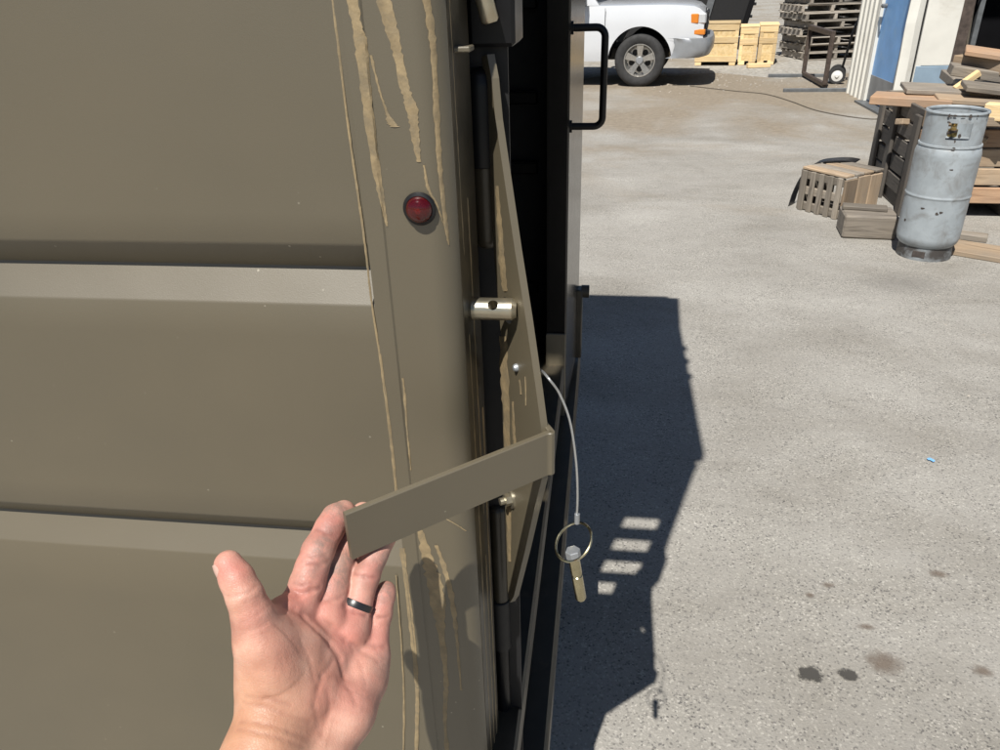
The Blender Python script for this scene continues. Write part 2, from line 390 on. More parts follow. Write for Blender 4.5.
# ------------------------------------------------------------------ the steel box trailer
YP, YF, XR, HT = .56, 2.00, None, 2.33
xc = hit(370, 260, 1, YP).x              # seam between sheet and corner post
xpr = hit(460, 300, 1, YP).x             # right face of the corner post
ZM = 1.403
TR = thing('box_trailer', 'olive-brown steel box trailer with ribbed side and black rear frame', 'trailer', (-1.5, 1.28, 0))
TO = TR.location.copy()
def tb(mb, name, m, parent=None, **k): return mb.build(name, m, parent or TR, off=TO, **k)
# ribbed side sheet: profile in (y,z) swept along x; two pressed V grooves
def zat(px, py, y=YP): return hit(px, py, 1, y).z
g1t, g1b = zat(180, 244), zat(180, 300); g2t, g2b = zat(160, 513), zat(160, 550)
def groove(zt, zb): return [(YP, zt+.003), (YP+.0012, zt), (YP+.0175, zt-(zt-zb)*.43), (YP+.0190, zt-(zt-zb)*.475), (YP+.0182, zt-(zt-zb)*.52), (YP+.0010, zb), (YP, zb-.0025)]
prof = [(YP, ZM)]+groove(g1t, g1b)+groove(g2t, g2b)+[(YP, .33)]
xsn = np.linspace(-3.1, xc-.0002, 40)
mb = MB()
def warp(x, z): return .0006*math.sin(x*9+z*4)+.0005*math.sin(z*17+x*3)
dense = []
for (a, b) in zip(prof[:-1], prof[1:]):
    k = 8 if abs(a[1]-b[1]) > .1 else 1
    for i in range(k): dense.append((a[0]+(b[0]-a[0])*i/k, a[1]+(b[1]-a[1])*i/k))
dense.append(prof[-1])
fr = [[(x, y+warp(x, z), z) for x in xsn] for y, z in dense]
bk = [[(x, y+.004+warp(x, z), z) for x in xsn] for y, z in dense]
W_, Hh = len(xsn), len(dense)
mb.grid(fr); n0 = len(mb.v); mb.grid([r[::-1] for r in bk])
def fi(i, j): return i*W_+j
def bi(i, j): return n0+i*W_+(W_-1-j)
for j in range(W_-1):
    mb.f.append((fi(0, j+1), fi(0, j), bi(0, j), bi(0, j+1))); mb.f.append((fi(Hh-1, j), fi(Hh-1, j+1), bi(Hh-1, j+1), bi(Hh-1, j)))
for i in range(Hh-1):
    mb.f.append((fi(i, 0), fi(i+1, 0), bi(i+1, 0), bi(i, 0))); mb.f.append((fi(i+1, W_-1), fi(i, W_-1), bi(i, W_-1), bi(i+1, W_-1)))
side = tb(mb, 'side_sheet', 'olive_paint', smooth=True, angle=28)
# corner post: rounded square tube with a shallow rolled step in its front face
xs1 = hit(386, 235, 1, YP).x
rad = .024; xfl = hit(480, 300, 1, YP+.075).x
pp = [(xc, YP-.0015), (xs1-.0015, YP-.0015), (xs1, YP-.0003), (xs1+.003, YP-.0003)]
pp += [(xpr-rad+rad*math.sin(a), YP-.0003+rad-rad*math.cos(a)) for a in np.linspace(0, R_(72), 11)]
pe = pp[-1]; pp += [(pe[0]-.002, YP+.03), (pe[0]-.004, YP+.084), (xc, YP+.084)]
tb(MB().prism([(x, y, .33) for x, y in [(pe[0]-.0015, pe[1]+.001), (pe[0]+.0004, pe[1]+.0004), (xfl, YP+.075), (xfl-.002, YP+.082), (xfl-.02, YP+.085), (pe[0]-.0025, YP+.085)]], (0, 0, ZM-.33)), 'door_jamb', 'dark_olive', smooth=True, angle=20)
post = tb(MB().prism([(x, y, .33) for x, y in pp], (0, 0, ZM-.33)), 'corner_post', 'olive_paint', smooth=True, angle=25)
# upper side sheet with a column of slots, roof, far wall, front wall, floor
def slotted(x0, x1, z0, z1, y, th, sx0, sx1, slots):
    mb = MB(); mb.box((x0, y, z0), (sx0, y+th, z1)); mb.box((sx1, y, z0), (x1, y+th, z1))
    zz = z0
    for a, b in slots+[(z1, z1)]:
        if a > zz: mb.box((sx0, y, zz), (sx1, y+th, a))
        zz = b
    return mb
def back(px, py):            # where the light through a patch on the ground crossed the side sheet
    q = ground(px, py); t = (q.y-YP)/SUN.y; return q - SUN*t
sl = [back(641, 524), back(631, 546), back(622, 568), back(616, 590)]
sx0, sx1 = sl[1].x-.048, sl[1].x+.048
slots = sorted([(max(ZM+.012, q.z-.036), q.z+.036) for q in sl])
tb(slotted(sx0-.06, xpr-.004, ZM+.003, HT, YP+.001, .004, sx0, sx1, slots), 'upper_sheet', 'olive_paint')
q1 = [(hit(557, a, 1, 1.66), hit(557, b, 1, 1.66)) for a, b in ((348, 398), (436, 468))]  # second slot column, out of view, added to throw sun patches on the post
tx = (1.66-YP)/SUN.y; xs2 = q1[0][0].x-SUN.x*tx
sl2 = sorted([(b.z-SUN.z*tx, min(a.z-SUN.z*tx, HT-.02)) for a, b in q1])
tb(slotted(-3.1, sx0-.06, ZM+.003, HT, YP+.001, .004, xs2-.022, xs2+.016, sl2), 'upper_sheet', 'olive_paint')
tb(MB().box((-3.1, YP, HT), (xpr-.002, YF, HT+.03)), 'roof', 'olive_paint')

XW = hit(547, 150, 1, 1.66).x+.006
tb(MB().box((-3.1, YF-.04, .42), (XW, YF-.002, HT-.002)), 'far_wall', 'black_dull')
tb(MB().box((-3.14, YP, .33), (-3.1, YF, HT+.03)), 'front_wall', 'olive_paint')
tb(MB().box((-3.1, YP+.01, .38), (-.17, YF-.04, .44)), 'floor', 'black_dull')
for z in (.62, .95, 1.12, 1.33, 1.9): tb(MB().box((-3.1, YF-.075, z), (-.17, YF-.04, z+.03), .004), 'wall_rib', 'black_paint')
# far rear post, its reflective rear face, and the grab handle
Yq = 1.66
xa, xb = hit(569, 150, 1, Yq).x, hit(582, 150, 1, YF).x
xl = hit(547, 150, 1, Yq).x
tb(MB().prism([(xl, Yq, .42), (xa-.004, Yq, .42), (xa, Yq+.006, .42), (xb, YF-.006, .42), (xb-.006, YF, .42), (xl, YF, .42)], (0, 0, HT-.42)), 'rear_post', 'gloss_black', smooth=True, angle=20)
tb(MB().box((xl-.002, Yq-.008, .06), (xa-.001, Yq-.001, .63), .002), 'post_foot', 'olive_paint')
tb(MB().box((xl, YP+.09, HT-.07), (xa, Yq, HT-.002), .004), 'rear_header', 'black_paint')
zt, zb_ = zat(590, 28, Yq), zat(590, 128, Yq); xo = hit(604, 70, 1, Yq).x; rr = .018
hp = [(xa-.01, Yq+.02, zt)]+[(xo-rr+rr*math.sin(a), Yq+.02, zt-rr+rr*math.cos(a)) for a in np.linspace(0, math.pi/2, 7)]
hp += [(xo-rr+rr*math.cos(a), Yq+.02, zb_+rr-rr*math.sin(a)) for a in np.linspace(0, math.pi/2, 7)]+[(xa-.01, Yq+.02, zb_)]
hd = tb(MB().tube(hp, .0075, 14), 'grab_handle', 'black_paint', smooth=True)
for z in (zt, zb_): tb(MB().tube([(xa-.004, Yq+.02, z), (xa+.005, Yq+.02, z)], .013, 14), 'handle_flange', 'black_paint', hd, smooth=True)
# small hinge lugs on the roof edge (their shadows notch the shadow's edge)
for yy in (1.42, 1.30, 1.17): tb(MB().box((xpr-.03, yy-.02, HT+.028), (xpr+.035, yy+.02, HT+.05), .004), 'roof_lug', 'black_paint')
# running gear under the box
tb(MB().box((-2.9, YP+.25, .28), (-.35, YP+.33, .376), .004), 'chassis_rail', 'black_dull'); tb(MB().box((-2.9, YF-.33, .28), (-.35, YF-.25, .376), .004), 'chassis_rail', 'black_dull')
tb(MB().tube([(-1.7, YP+.12, .29), (-1.7, YF-.12, .29)], .03, 12), 'axle', 'black_dull', smooth=True)
for yw in (YP+.13, YF-.13):
    Mw = Matrix.Translation((-1.7, yw, .29)) @ Matrix.Rotation(math.pi/2 if yw < 1.2 else -math.pi/2, 4, 'X')
    tw = tb(MB().lathe([(.17, -.08), (.25, -.09), (.282, -.08), (.29, -.06), (.29, .06), (.282, .08), (.25, .09), (.18, .085), (.17, .07)], 40, Mw), 'wheel', 'tyre', smooth=True)
    tb(MB().lathe([(.18, .08), (.17, .06), (.15, .03), (.06, .05), (.05, .08), (0, .082)], 32, Mw), 'rim', 'alloy', tw, smooth=True)
# rear sill and bumper rail
tb(MB().box((-.20, YP+.02, .49), (-.083, YF, .545), .004), 'rear_sill', 'dark_olive')
tb(MB().box((-.14, YP+.05, .345), (-.052, YF, .40), .006), 'bumper_rail', 'dark_olive')
tb(MB().box((-.19, YP+.02, .30), (-.145, YF, .49), .004), 'bumper_plate', 'black_dull')
# black bracket at the foot of the far post
br = hit(583, 290, 1, YF-.02)
tb(MB().box((xb-.006, YF-.05, br.z-.20), (xb+.012, YF-.01, br.z+.01), .003).tube([(xb+.008, YF-.03, br.z+.0), (xb+.03, YF-.03, br.z+.0)], .018, 12), 'latch_bracket', 'dark_olive', smooth=True)
# hinge barrels in the gap beside the near post
xh, yh = xpr+.016, YP+.105
def zc(px, py): return hit(px, py, 1, yh).z
xh = hit(483, 120, 1, yh).x
def vcyl(name, x, y, z0, z1, r, m, round_top=False, round_bot=False):
    pr = [(0, z0)]+([(r*.6, z0), (r*.9, z0+r*.3), (r, z0+r*.7)] if round_bot else [(r-.001, z0), (r, z0+.001)])
    pr += ([(r, z1-r*.8), (r*.9, z1-r*.35), (r*.6, z1-r*.1)] if round_top else [(r, z1-.001), (r-.001, z1)])+[(0, z1)]
    M = Matrix.Translation((x, y, 0)); return tb(MB().lathe(pr, 24, M), name, m, smooth=True)
tb(MB().box((xfl-.03, YP+.104, .30), (hit(513, 300, 1, YP+.104).x, YP+.108, ZM)), 'light_stop', 'black_dull')  # black plate added in the gap to stop sun leaking past the post
vcyl('hinge_barrel', hit(482, 120, 1, yh).x, yh, zc(482, 165), zc(482, 66), .0172, 'black_paint', True)
vcyl('hinge_barrel', hit(486, 200, 1, yh).x, yh, zc(486, 246), zc(486, 163), .0125, 'dark_olive', False, True)
vcyl('lock_rod', hit(499, 550, 1, yh).x, yh, zc(499, 606), zc(499, 505), .0098, 'dark_olive', True)
vcyl('lock_rod', hit(503, 680, 1, yh).x, yh, .30, zc(501, 604), .0102, 'black_paint', False)
vcyl('rod_collar', hit(503, 680, 1, yh).x, yh, zc(501, 645), zc(501, 598), .0125, 'black_dull', False)
zz0 = zc(500, 46)
tb(MB().box((hit(470, 20, 1, yh).x, yh-.012, zz0), (hit(515, 20, 1, yh-.01).x, yh+.05, zz0+.14), .003), 'latch_box', 'black_paint')
tb(MB().box((xpr-.004, YP+.03, zat(450, 53, YP+.03)), (xpr+.012, YP+.05, zat(450, 47, YP+.03)), .001), 'seam_plate', 'olive_paint')
a_, b_ = hit(478, -25, 1, yh-.03), hit(490.5, 23, 1, yh-.03)
tb(MB().tube([a_, b_+(a_-b_)*.06, b_], [.0072, .0072, .0055], 16), 'pull_pin', 'zinc', smooth=True)
# weld-on hasp pin with its cross hole
YN = YP+.045; zp = hit(494, 313, 1, YN-.009).z; x0p, x1p = xpr-.004, hit(517, 314, 1, YN).x
pr = [(0, x0p), (.0098, x0p), (.0098, x1p-.004), (.0072, x1p), (0, x1p)]
Mx = Matrix.Translation((0, YN, zp)) @ Matrix.Rotation(math.pi/2, 4, 'Y')
pin = tb(MB().lathe(pr, 28, Mx), 'hasp_pin', 'zinc', smooth=True)
xq = hit(494, 305, 1, YN).x
cu = MB().tube([(xq-TO.x, YN-TO.y-.022, zp-TO.z+.022), (xq-TO.x, YN-TO.y+.022, zp-TO.z-.022)], .0046, 20)
cut(pin, cu)
pin.data.set_sharp_from_angle(angle=R_(20))
tb(MB().lathe([(0.0, -.006), (.017, -.006), (.015, .001), (.0095, .003)], 24, Matrix.Translation((hit(472, 313, 1, YN).x-.002, YN, zp)) @ Matrix.Rotation(math.pi/2, 4, 'Y')), 'weld_bead', 'dark_olive', pin, smooth=True)
# red marker lamp in its rubber grommet
lc = hit(419.5, 209, 1, YP-.002); Ml = Matrix.Translation((lc.x, YP-.0003, lc.z)) @ Matrix.Rotation(math.pi/2, 4, 'X')
lamp = tb(MB().lathe([(0.0, 0), (.0128, 0), (.0132, .0016), (.0122, .0034), (.0106, .0040), (.0104, .0020), (0, .0018)], 36, Ml), 'marker_lamp', 'rubber', smooth=True)
lamp['label'] = 'small round red marker lamp in a black rubber grommet'
tb(MB().lathe([(.0103, .0022), (.0103, .0046), (.0090, .0072), (.0066, .0090), (.0035, .0100), (0, .0103)], 36, Ml), 'lens', 'red_lens', lamp, smooth=True)
tb(MB().lathe([(0, .0024), (.0095, .0024), (.008, .0030), (.0045, .0034), (.0028, .0062), (0, .0066)], 24, Ml), 'lamp_core', 'light_core', lamp, smooth=True)
tb(MB().lathe([(0, .0066), (.0026, .0065), (.0022, .0074), (0, .0076)], 16, Ml), 'diode', 'reflector', lamp, smooth=True)
# tan sealant runs: thin raised ribbons lying on the post and sheet
def ysurf(x):
    if x <= xc: return YP+warp(x, 1)*0-.0006
    if x <= xs1: return YP-.0017
    if x <= xpr-rad: return YP-.0005
    q = (x-(xpr-rad))/rad
    if x < pe[0]: return YP-.0006+rad-rad*math.sqrt(max(0., 1-q*q))
    return min(YP+.075, pe[1]-.0003+(x-pe[0])/(xfl-pe[0])*(YP+.075-pe[1]))
def runs(pts, seed, jag=.25, name='sealant_run'):
    rnd = random.Random(seed); sp = spline([(a, b, c) for a, b, c in pts], 10); L = []
    for i, q in enumerate(sp):
        px, py, wd = q; wd = max(.6, wd*(1+jag*(rnd.random()-.5)*2)); px += (rnd.random()-.5)*jag*2.0
        row = []
        for t in (-1, -.6, 0, .6, 1):
            y = YP
            for _ in range(10): h = hit(px+t*wd/2, py, 1, y); y = .5*y+.5*ysurf(h.x)
            h = hit(px+t*wd/2, py, 1, y); row.append((h.x, y-.0004*(1-t*t)-.00005, h.z))
        L.append(row)
    return tb(MB().grid(L), name, 'sealant', smooth=True)
runs([(331, -12, 2.4), (340, 60, 2.6), (350, 140, 2.2), (361, 215, 2.4), (367, 262, 2), (372, 305, 2), (382, 370, 2.6), (391, 440, 3.2), (397, 500, 2.6)], 1, .18)
runs([(350, -12, 12), (356, 20, 10), (361, 45, 12), (367, 100, 10), (375, 160, 8), (382, 200, 6), (387, 226, 2)], 2, .22)
runs([(380, -12, 12), (389, 20, 13), (398, 55, 9), (404, 85, 9), (412, 110, 11), (415, 135, 8), (419, 162, 4)], 3, .25)
runs([(371, 55, 3), (378, 85, 2), (386, 110, 2.5), (391, 122, 8), (395, 127, 9)], 4, .3)
runs([(424, -12, 6), (430, 20, 8), (434, 60, 6), (437, 120, 6), (440, 170, 5), (446, 225, 4), (449, 245, 1.5)], 5, .22)
runs([(424, 165, 2), (428, 188, 3), (437, 205, 2), (444, 225, 1)], 6, .3)
runs([(403, 378, 2), (405, 400, 2.4), (408, 440, 1.8), (411, 470, 1.4)], 7, .3)
runs([(402, 548, 6), (406, 580, 5), (413, 640, 5), (417, 690, 4), (417, 720, 4), (416, 775, 4)], 8, .2)
runs([(396, 575, 1.6), (401, 640, 1.6), (404, 700, 2), (403, 775, 2)], 9, .2)
runs([(420, 530, 5), (428, 560, 11), (436, 590, 16), (441, 630, 8), (446, 680, 5), (445, 720, 4), (449, 775, 4)], 10, .3)
runs([(436, 545, 3), (445, 570, 5), (452, 600, 5), (457, 640, 3), (461, 690, 2)], 11, .3)
runs([(444, 518, 2), (455, 524, 3), (466, 531, 2)], 12, .3)
def flrun(f0, f1, y0, y1, wd, seed):
    rnd = random.Random(seed); L = []; a = Vector((pe[0], pe[1], 0)); b = Vector((xfl, YP+.075, 0)); nn = Vector((b.y-a.y, a.x-b.x, 0)).normalized()
    za, zb2 = hit(465, y0, 1, YP+.04).z, hit(470, y1, 1, YP+.04).z
    for k in range(30):
        t = k/29; q = f0+(f1-f0)*t+.02*(rnd.random()-.5); w2 = wd*(.6+.8*rnd.random())*(1 if t < .9 else 1-(t-.9)*9)
        L.append([a.lerp(b, q+o_*w2)+nn*(.0002+.0003*(o_ == 0))+Vector((0, 0, za+(zb2-za)*t)) for o_ in (-.5, 0, .5)])
    return tb(MB().grid(L), 'sealant_run', 'sealant', smooth=True)
flrun(.15, .2, -10, 250, .05, 31); flrun(.55, .6, 200, 520, .06, 32); flrun(.25, .3, 330, 760, .07, 33); flrun(.85, .8, 420, 770, .08, 34); flrun(.6, .55, 560, 770, .05, 35)
if 0: runs([(456, 330, 2), (459, 380, 3), (463, 440, 3), (466, 500, 3), (470, 600, 3), (476, 700, 3)], 13, .3)

# ------------------------------------------------------------------ locking latch (plate + strap held by the hand)
ph0 = hit(505, 300, 1, YP+.085); phn = Vector((.866, .50, 0))     # plate hangs on a vertical hinge, swung open
pd = Vector((.5, -.866, 0))
LT = thing('locking_latch', 'olive steel hasp plate with flat strap handle swung open beside the corner post', 'latch', (ph0.x, ph0.y, 0))
LO = LT.location.copy()
def lb(mb, name, m, parent=None, **k): return mb.build(name, m, parent or LT, off=LO, **k)
def onp(px, py): return hitpl(px, py, ph0, phn)
outline = [(489, 56), (494.5, 54), (499, 78), (503, 120), (511, 175), (522, 250), (533, 320), (543, 390), (548.5, 432), (548, 478), (541, 505), (531, 548), (519, 595), (515, 601), (513, 590), (511, 520), (509, 430), (507, 330), (500, 245), (497, 170), (495, 110)]
poly = [onp(*p) for p in outline]
plate = lb(MB().prism(poly, -phn*.0065), 'hasp_plate', 'olive_paint')
hc = onp(513.5, 309)-LO
cut(plate, MB().tube([hc-phn*.03, hc+phn*.03], .0125, 24))
pn = -phn*.0072
# a sealant smear and runs down the plate
def plrun(pts, seed, jag=.3):
    rnd = random.Random(seed); L = []
    for q in spline(pts, 8):
        row = []
        for t in (-1, 0, 1):
            wd = q.z*(1+jag*(rnd.random()-.5)*2); h = onp(q.x+t*wd/2, q.y); row.append(h-phn*(.0067+.0006*(1-t*t)))
        L.append(row)
    return lb(MB().grid(L), 'sealant_run', 'sealant', smooth=True)
plrun([(504, 185, 3), (507, 230, 5), (509, 265, 6), (512, 290, 5)], 21)
plrun([(510, 335, 7), (511, 380, 8), (513, 430, 6), (514, 500, 5), (515, 560, 3)], 22)
plrun([(526, 378, 1.6), (527, 386, 1.6), (527.5, 393, 1.8)], 23, .2)
plrun([(532, 375, .8), (532.5, 390, .8), (532.5, 404, .8)], 24, .2)
plrun([(519, 400, 2), (520, 430, 3), (521, 445, 3)], 25)
# rivet where the lanyard is fixed, hex bolt lower down
rv = onp(523.5, 366)-phn*.0065; Mr = Matrix.Translation(rv) @ Vector(-phn).to_track_quat('Z', 'Y').to_matrix().to_4x4()
lb(MB().lathe([(0.0038, -.001), (.0038, .0015), (.0026, .0036), (0, .0042)], 16, Mr), 'rivet', 'galv', smooth=True)
bp = onp(517, 497)-phn*.0065; Mb_ = Matrix.Translation(bp) @ Vector(-phn).to_track_quat('Z', 'Y').to_matrix().to_4x4()
lb(MB().lathe([(0.0105, -.001), (.0105, .002), (.0, .002)], 20, Mb_).lathe([(.0068, .001), (.0068, .0075), (0, .0075)], 6, Mb_).lathe([(.0040, .006), (.0040, .013), (0, .0135)], 12, Mb_), 'bolt', 'zinc', smooth=True, angle=25)
# strap handle: flat bar, bent out of the plate's front edge and running to the hand
bz = hit(551, 428, 1, (poly[8]-phn*.003).y).z
A = hitpl(551.5, 430, poly[8], phn); A.z = bz
bh = bz - hitpl(552, 473, poly[8], phn).z
Bl = ground(344, 513, bz)                       # left end, same height
dirb = (Bl-A); Lb = dirb.length; dirb.normalize(); nb = Vector((-dirb.y, dirb.x, 0))
if nb.y > 0: nb = -nb                           # faces the camera side
th = .0055
path = [A+pd*(-.014)]
path += [A+pd*(-.003), A+pd*.002+dirb*.001, A+dirb*.006, A+dirb*.02]
path += [A+dirb*(.02+(Lb-.02)*t) for t in (.5, 1.)]
path = spline([tuple(p) for p in path], 5)
top, bot = [], []
N = len(path); vs = []; fs = []
for i, q in enumerate(path):
    t = (path[min(i+1, N-1)]-path[max(i-1, 0)]); t.z = 0; t.normalize(); nn = Vector((-t.y, t.x, 0))
    c = .0008
    for (o_, z_) in ((th/2-c, 0), (th/2, -c), (th/2, -bh+c), (th/2-c, -bh), (-th/2+c, -bh), (-th/2, -bh+c), (-th/2, -c), (-th/2+c, 0)):
        vs.append(Vector((q.x, q.y, bz+z_))+nn*o_)
for i in range(N-1):
    for k in range(8): fs.append((i*8+k, i*8+(k+1) % 8, (i+1)*8+(k+1) % 8, (i+1)*8+k))
fs += [tuple(range(8)), tuple((N-1)*8+k for k in range(8))[::-1]]
lb(MB().add(vs, fs), 'strap_handle', 'olive_paint', smooth=True, angle=30)
q0 = onp(545, 426); lb(MB().tube([q0+pd*-.006, q0+pd*.0, q0+pd*.004], [.003, .004, .002], 8), 'weld_bead', 'olive_paint', smooth=True)

# ------------------------------------------------------------------ lanyard with ring and clevis pin
LY = thing('pin_lanyard', 'thin steel cable lanyard with split ring and zinc locking pin dangling from the hasp', 'lanyard', (ph0.x+.03, ph0.y-.03, 0))
YO = LY.location.copy()
def yb(mb, name, m, parent=None, **k): return mb.build(name, m, parent or LY, off=YO, **k)
e0 = onp(523.5, 366)+phn*.002
yl = YP+.015
cp = [e0, onp(536, 371)+phn*.004, onp(546, 380)+phn*.003, hit(560, 395, 1, yl), hit(570, 422, 1, yl), hit(576, 462, 1, yl), hit(577.5, 495, 1, yl), hit(576.5, 520, 1, yl)]
yb(MB().tube(spline([tuple(p) for p in cp], 8), .0011, 8), 'cable', 'cable', smooth=True)
fe = hit(577, 519, 1, yl); yb(MB().tube([fe+Vector((0, 0, .006)), fe-Vector((0, 0, .005))], .0026, 10), 'ferrule', 'galv', smooth=True)
rc = hit(573.5, 542, 1, yl); rmaj = .0205
rx = Vector(_R)*.68+Vector(_U)*.73; ry = (-Vector(_R)*.73+Vector(_U)*.68)*.60+Vector(_f)*.80
ringp = [rc+rx*(rmaj*math.cos(a))+ry*(rmaj*math.sin(a)) for a in np.linspace(0, 2*math.pi, 41)]
ringp2 = [p+Vector(_f)*(.0012*i/41) for i, p in enumerate(ringp)]
yb(MB().tube(ringp2, .0013, 8), 'ring', 'zinc_yellow', smooth=True)
p0 = hit(573, 553, 1, yl-.002); p1 = hit(581, 599, 1, yl-.004); ax = (p1-p0).normalized()
Mp = Matrix.Translation(p0) @ ax.to_track_quat('Z', 'Y').to_matrix().to_4x4(); Lp = (p1-p0).length
yb(MB().lathe([(0, -.004), (.0068, -.004), (.0075, -.003), (.0075, .0055), (.0068, .0065), (0, .0065)], 6, Mp), 'pin_head', 'galv', smooth=False)
yb(MB().lathe([(0, .005), (.0056, .006), (.0056, Lp*.42), (.0049, Lp*.43), (.0049, Lp*.47), (.0056, Lp*.48), (.0056, Lp-.002), (.0044, Lp), (0, Lp)], 20, Mp), 'pin_shank', 'zinc_yellow', smooth=True)

# ------------------------------------------------------------------ the hand: one continuous skin surface from a distance field
def PC(px, py, d): return _C + ray(px, py)*(d/FPX)
def build_hand():
    h = .0013
    FM = 1e-3
    J = {
     'index': [(299, 612, .566, 13.2), (307, 584, .570, 13.2), (312, 568, .574, 12.6), (318, 551, .580, 12.4), (330, 528, .592, 11.6), (336, 518, .598, 11.2), (344, 512, .604, 9.6)],
     'middle': [(327, 614, .574, 13), (333, 588, .584, 12), (340, 562, .596, 11.2), (352, 532, .612, 11), (363, 513, .618, 9.2)],
     'ring': [(352, 630, .582, 12.6), (357, 606, .588, 11.4), (365, 577, .596, 11.4), (374, 556, .605, 10.6), (387, 534, .614, 9.2)],
     'pinky': [(371, 657, .590, 11.5), (376, 634, .595, 9.8), (380, 614, .599, 9.6), (384, 597, .603, 8.6), (386, 591, .605, 8.0)],
     'thumb': [(268, 676, .532, 20), (261, 642, .522, 17.0), (252, 614, .516, 13.8), (245, 596, .514, 12.4), (237, 579, .515, 11.6), (228.5, 564.5, .518, 9.8)],
    }
    el = PC(290, 740, .54)+np.array([-.10, -.235, -.10])
    palm = []
    def cap(p, q): palm.append((PC(*p[:3]), PC(*q[:3]), p[3]*FM, q[3]*FM))
    cap((283, 722, .552, 17), (299, 612, .572, 13.5)); cap((300, 726, .556, 17), (327, 614, .580, 13.4))
    cap((318, 728, .560, 17), (352, 632, .588, 13.2)); cap((335, 722, .564, 17), (369, 658, .592, 12.4))
    cap((272, 700, .530, 24), (270, 650, .529, 19)); cap((286, 700, .538, 26), (282, 648, .540, 20.5))
    cap((304, 700, .546, 24), (300, 650, .551, 18)); cap((300, 650, .551, 17), (318, 655, .563, 14)); cap((318, 690, .553, 20), (322, 662, .563, 16))
    cap((258, 626, .526, 12), (286, 614, .553, 11)); cap((286, 614, .553, 11), (299, 612, .568, 12.5))
    cap((335, 655, .576, 14), (343, 628, .582, 13))
    cap((344, 715, .556, 21), (362, 678, .580, 18)); cap((362, 678, .580, 17), (371, 655, .590, 12.4))
    cap((266, 742, .522, 24), (280, 704, .534, 23)); cap((318, 745, .545, 22), (344, 712, .558, 20))
    w1, w2 = PC(264, 752, .512), PC(316, 756, .540)
    palm.append((w1, w2, .0225, .0215))
    palm.append((w1, el+np.array([-.012, 0, 0]), .0235, .038)); palm.append((w2, el+np.array([.012, 0, 0]), .0225, .038))
    fing = {k: [(PC(*a[:3]), PC(*b[:3]), a[3]*FM, b[3]*FM) for a, b in zip(v[:-1], v[1:])] for k, v in J.items()}
    allp = palm+sum(fing.values(), [])
    P = np.array([c[i] for c in allp for i in (0, 1)]); lo = P.min(0)-.05; hi = P.max(0)+.05
    n = np.ceil((hi-lo)/h).astype(int)+1
    axs = [(lo[i]+h*np.arange(n[i])).astype(np.float32) for i in range(3)]
    BIG = .03
    def sub(a, b, m):
        s = []
        for i in range(3):
            i0 = max(0, int((min(a[i], b[i])-m-lo[i])/h)); i1 = min(n[i], int((max(a[i], b[i])+m-lo[i])/h)+2); s.append(slice(i0, i1))
        return tuple(s)
    def cone(s, a, b, ra, rb):
        X = axs[0][s[0]][:, None, None]-a[0]; Y = axs[1][s[1]][None, :, None]-a[1]; Z = axs[2][s[2]][None, None, :]-a[2]
        d = b-a; L2 = d@d
        t = np.clip((X*d[0]+Y*d[1]+Z*d[2])/L2, 0, 1)
        return np.sqrt((X-t*d[0])**2+(Y-t*d[1])**2+(Z-t*d[2])**2)-(ra+t*(rb-ra))
    def smin(a, b, k):
        q = np.clip(.5+.5*(b-a)/k, 0, 1); return b+(a-b)*q-k*q*(1-q)
    f = np.full(n, BIG, np.float32)
    for a, b, ra, rb in palm:
        s = sub(a, b, max(ra, rb)+.03); f[s] = smin(f[s], cone(s, a, b, ra, rb).astype(np.float32), .011)
    pf = f.copy()
    for k, segs in fing.items():
        a = np.min([np.minimum(s_[0], s_[1]) for s_ in segs], 0); b = np.max([np.maximum(s_[0], s_[1]) for s_ in segs], 0)
        s = sub(a, b, .045); g_ = None
        for sg in segs:
            c = cone(s, *sg); g_ = c if g_ is None else smin(g_, c, .003)
        f[s] = smin(f[s], smin(g_.astype(np.float32), pf[s], .013 if k == 'thumb' else .008), .0009)
    # creases: grooves along lines drawn on the surface
    def samp(p):
        i = np.clip(((p-lo)/h).astype(int), 0, n-1); return f[i[0], i[1], i[2]]
    def surf(px, py, d0=.44, d1=.66):
        for d in np.arange(d0, d1, .0008):
            p = PC(px, py, d)
            if samp(p) < 0: return p
        return None
    lines = []
    def crease(pts, A, s_):
        q = [surf(*p) for p in pts]; q = [p for p in q if p is not None]
        for a, b in zip(q[:-1], q[1:]):
            if np.linalg.norm(a-b) > .03: continue
            if A > 0: lines.append((a, b, A))
            s = sub(a, b, .012); f[s] += (A*np.exp(-(np.maximum(cone(s, a, b, 0, 0), 0)/s_)**2)).astype(np.float32)
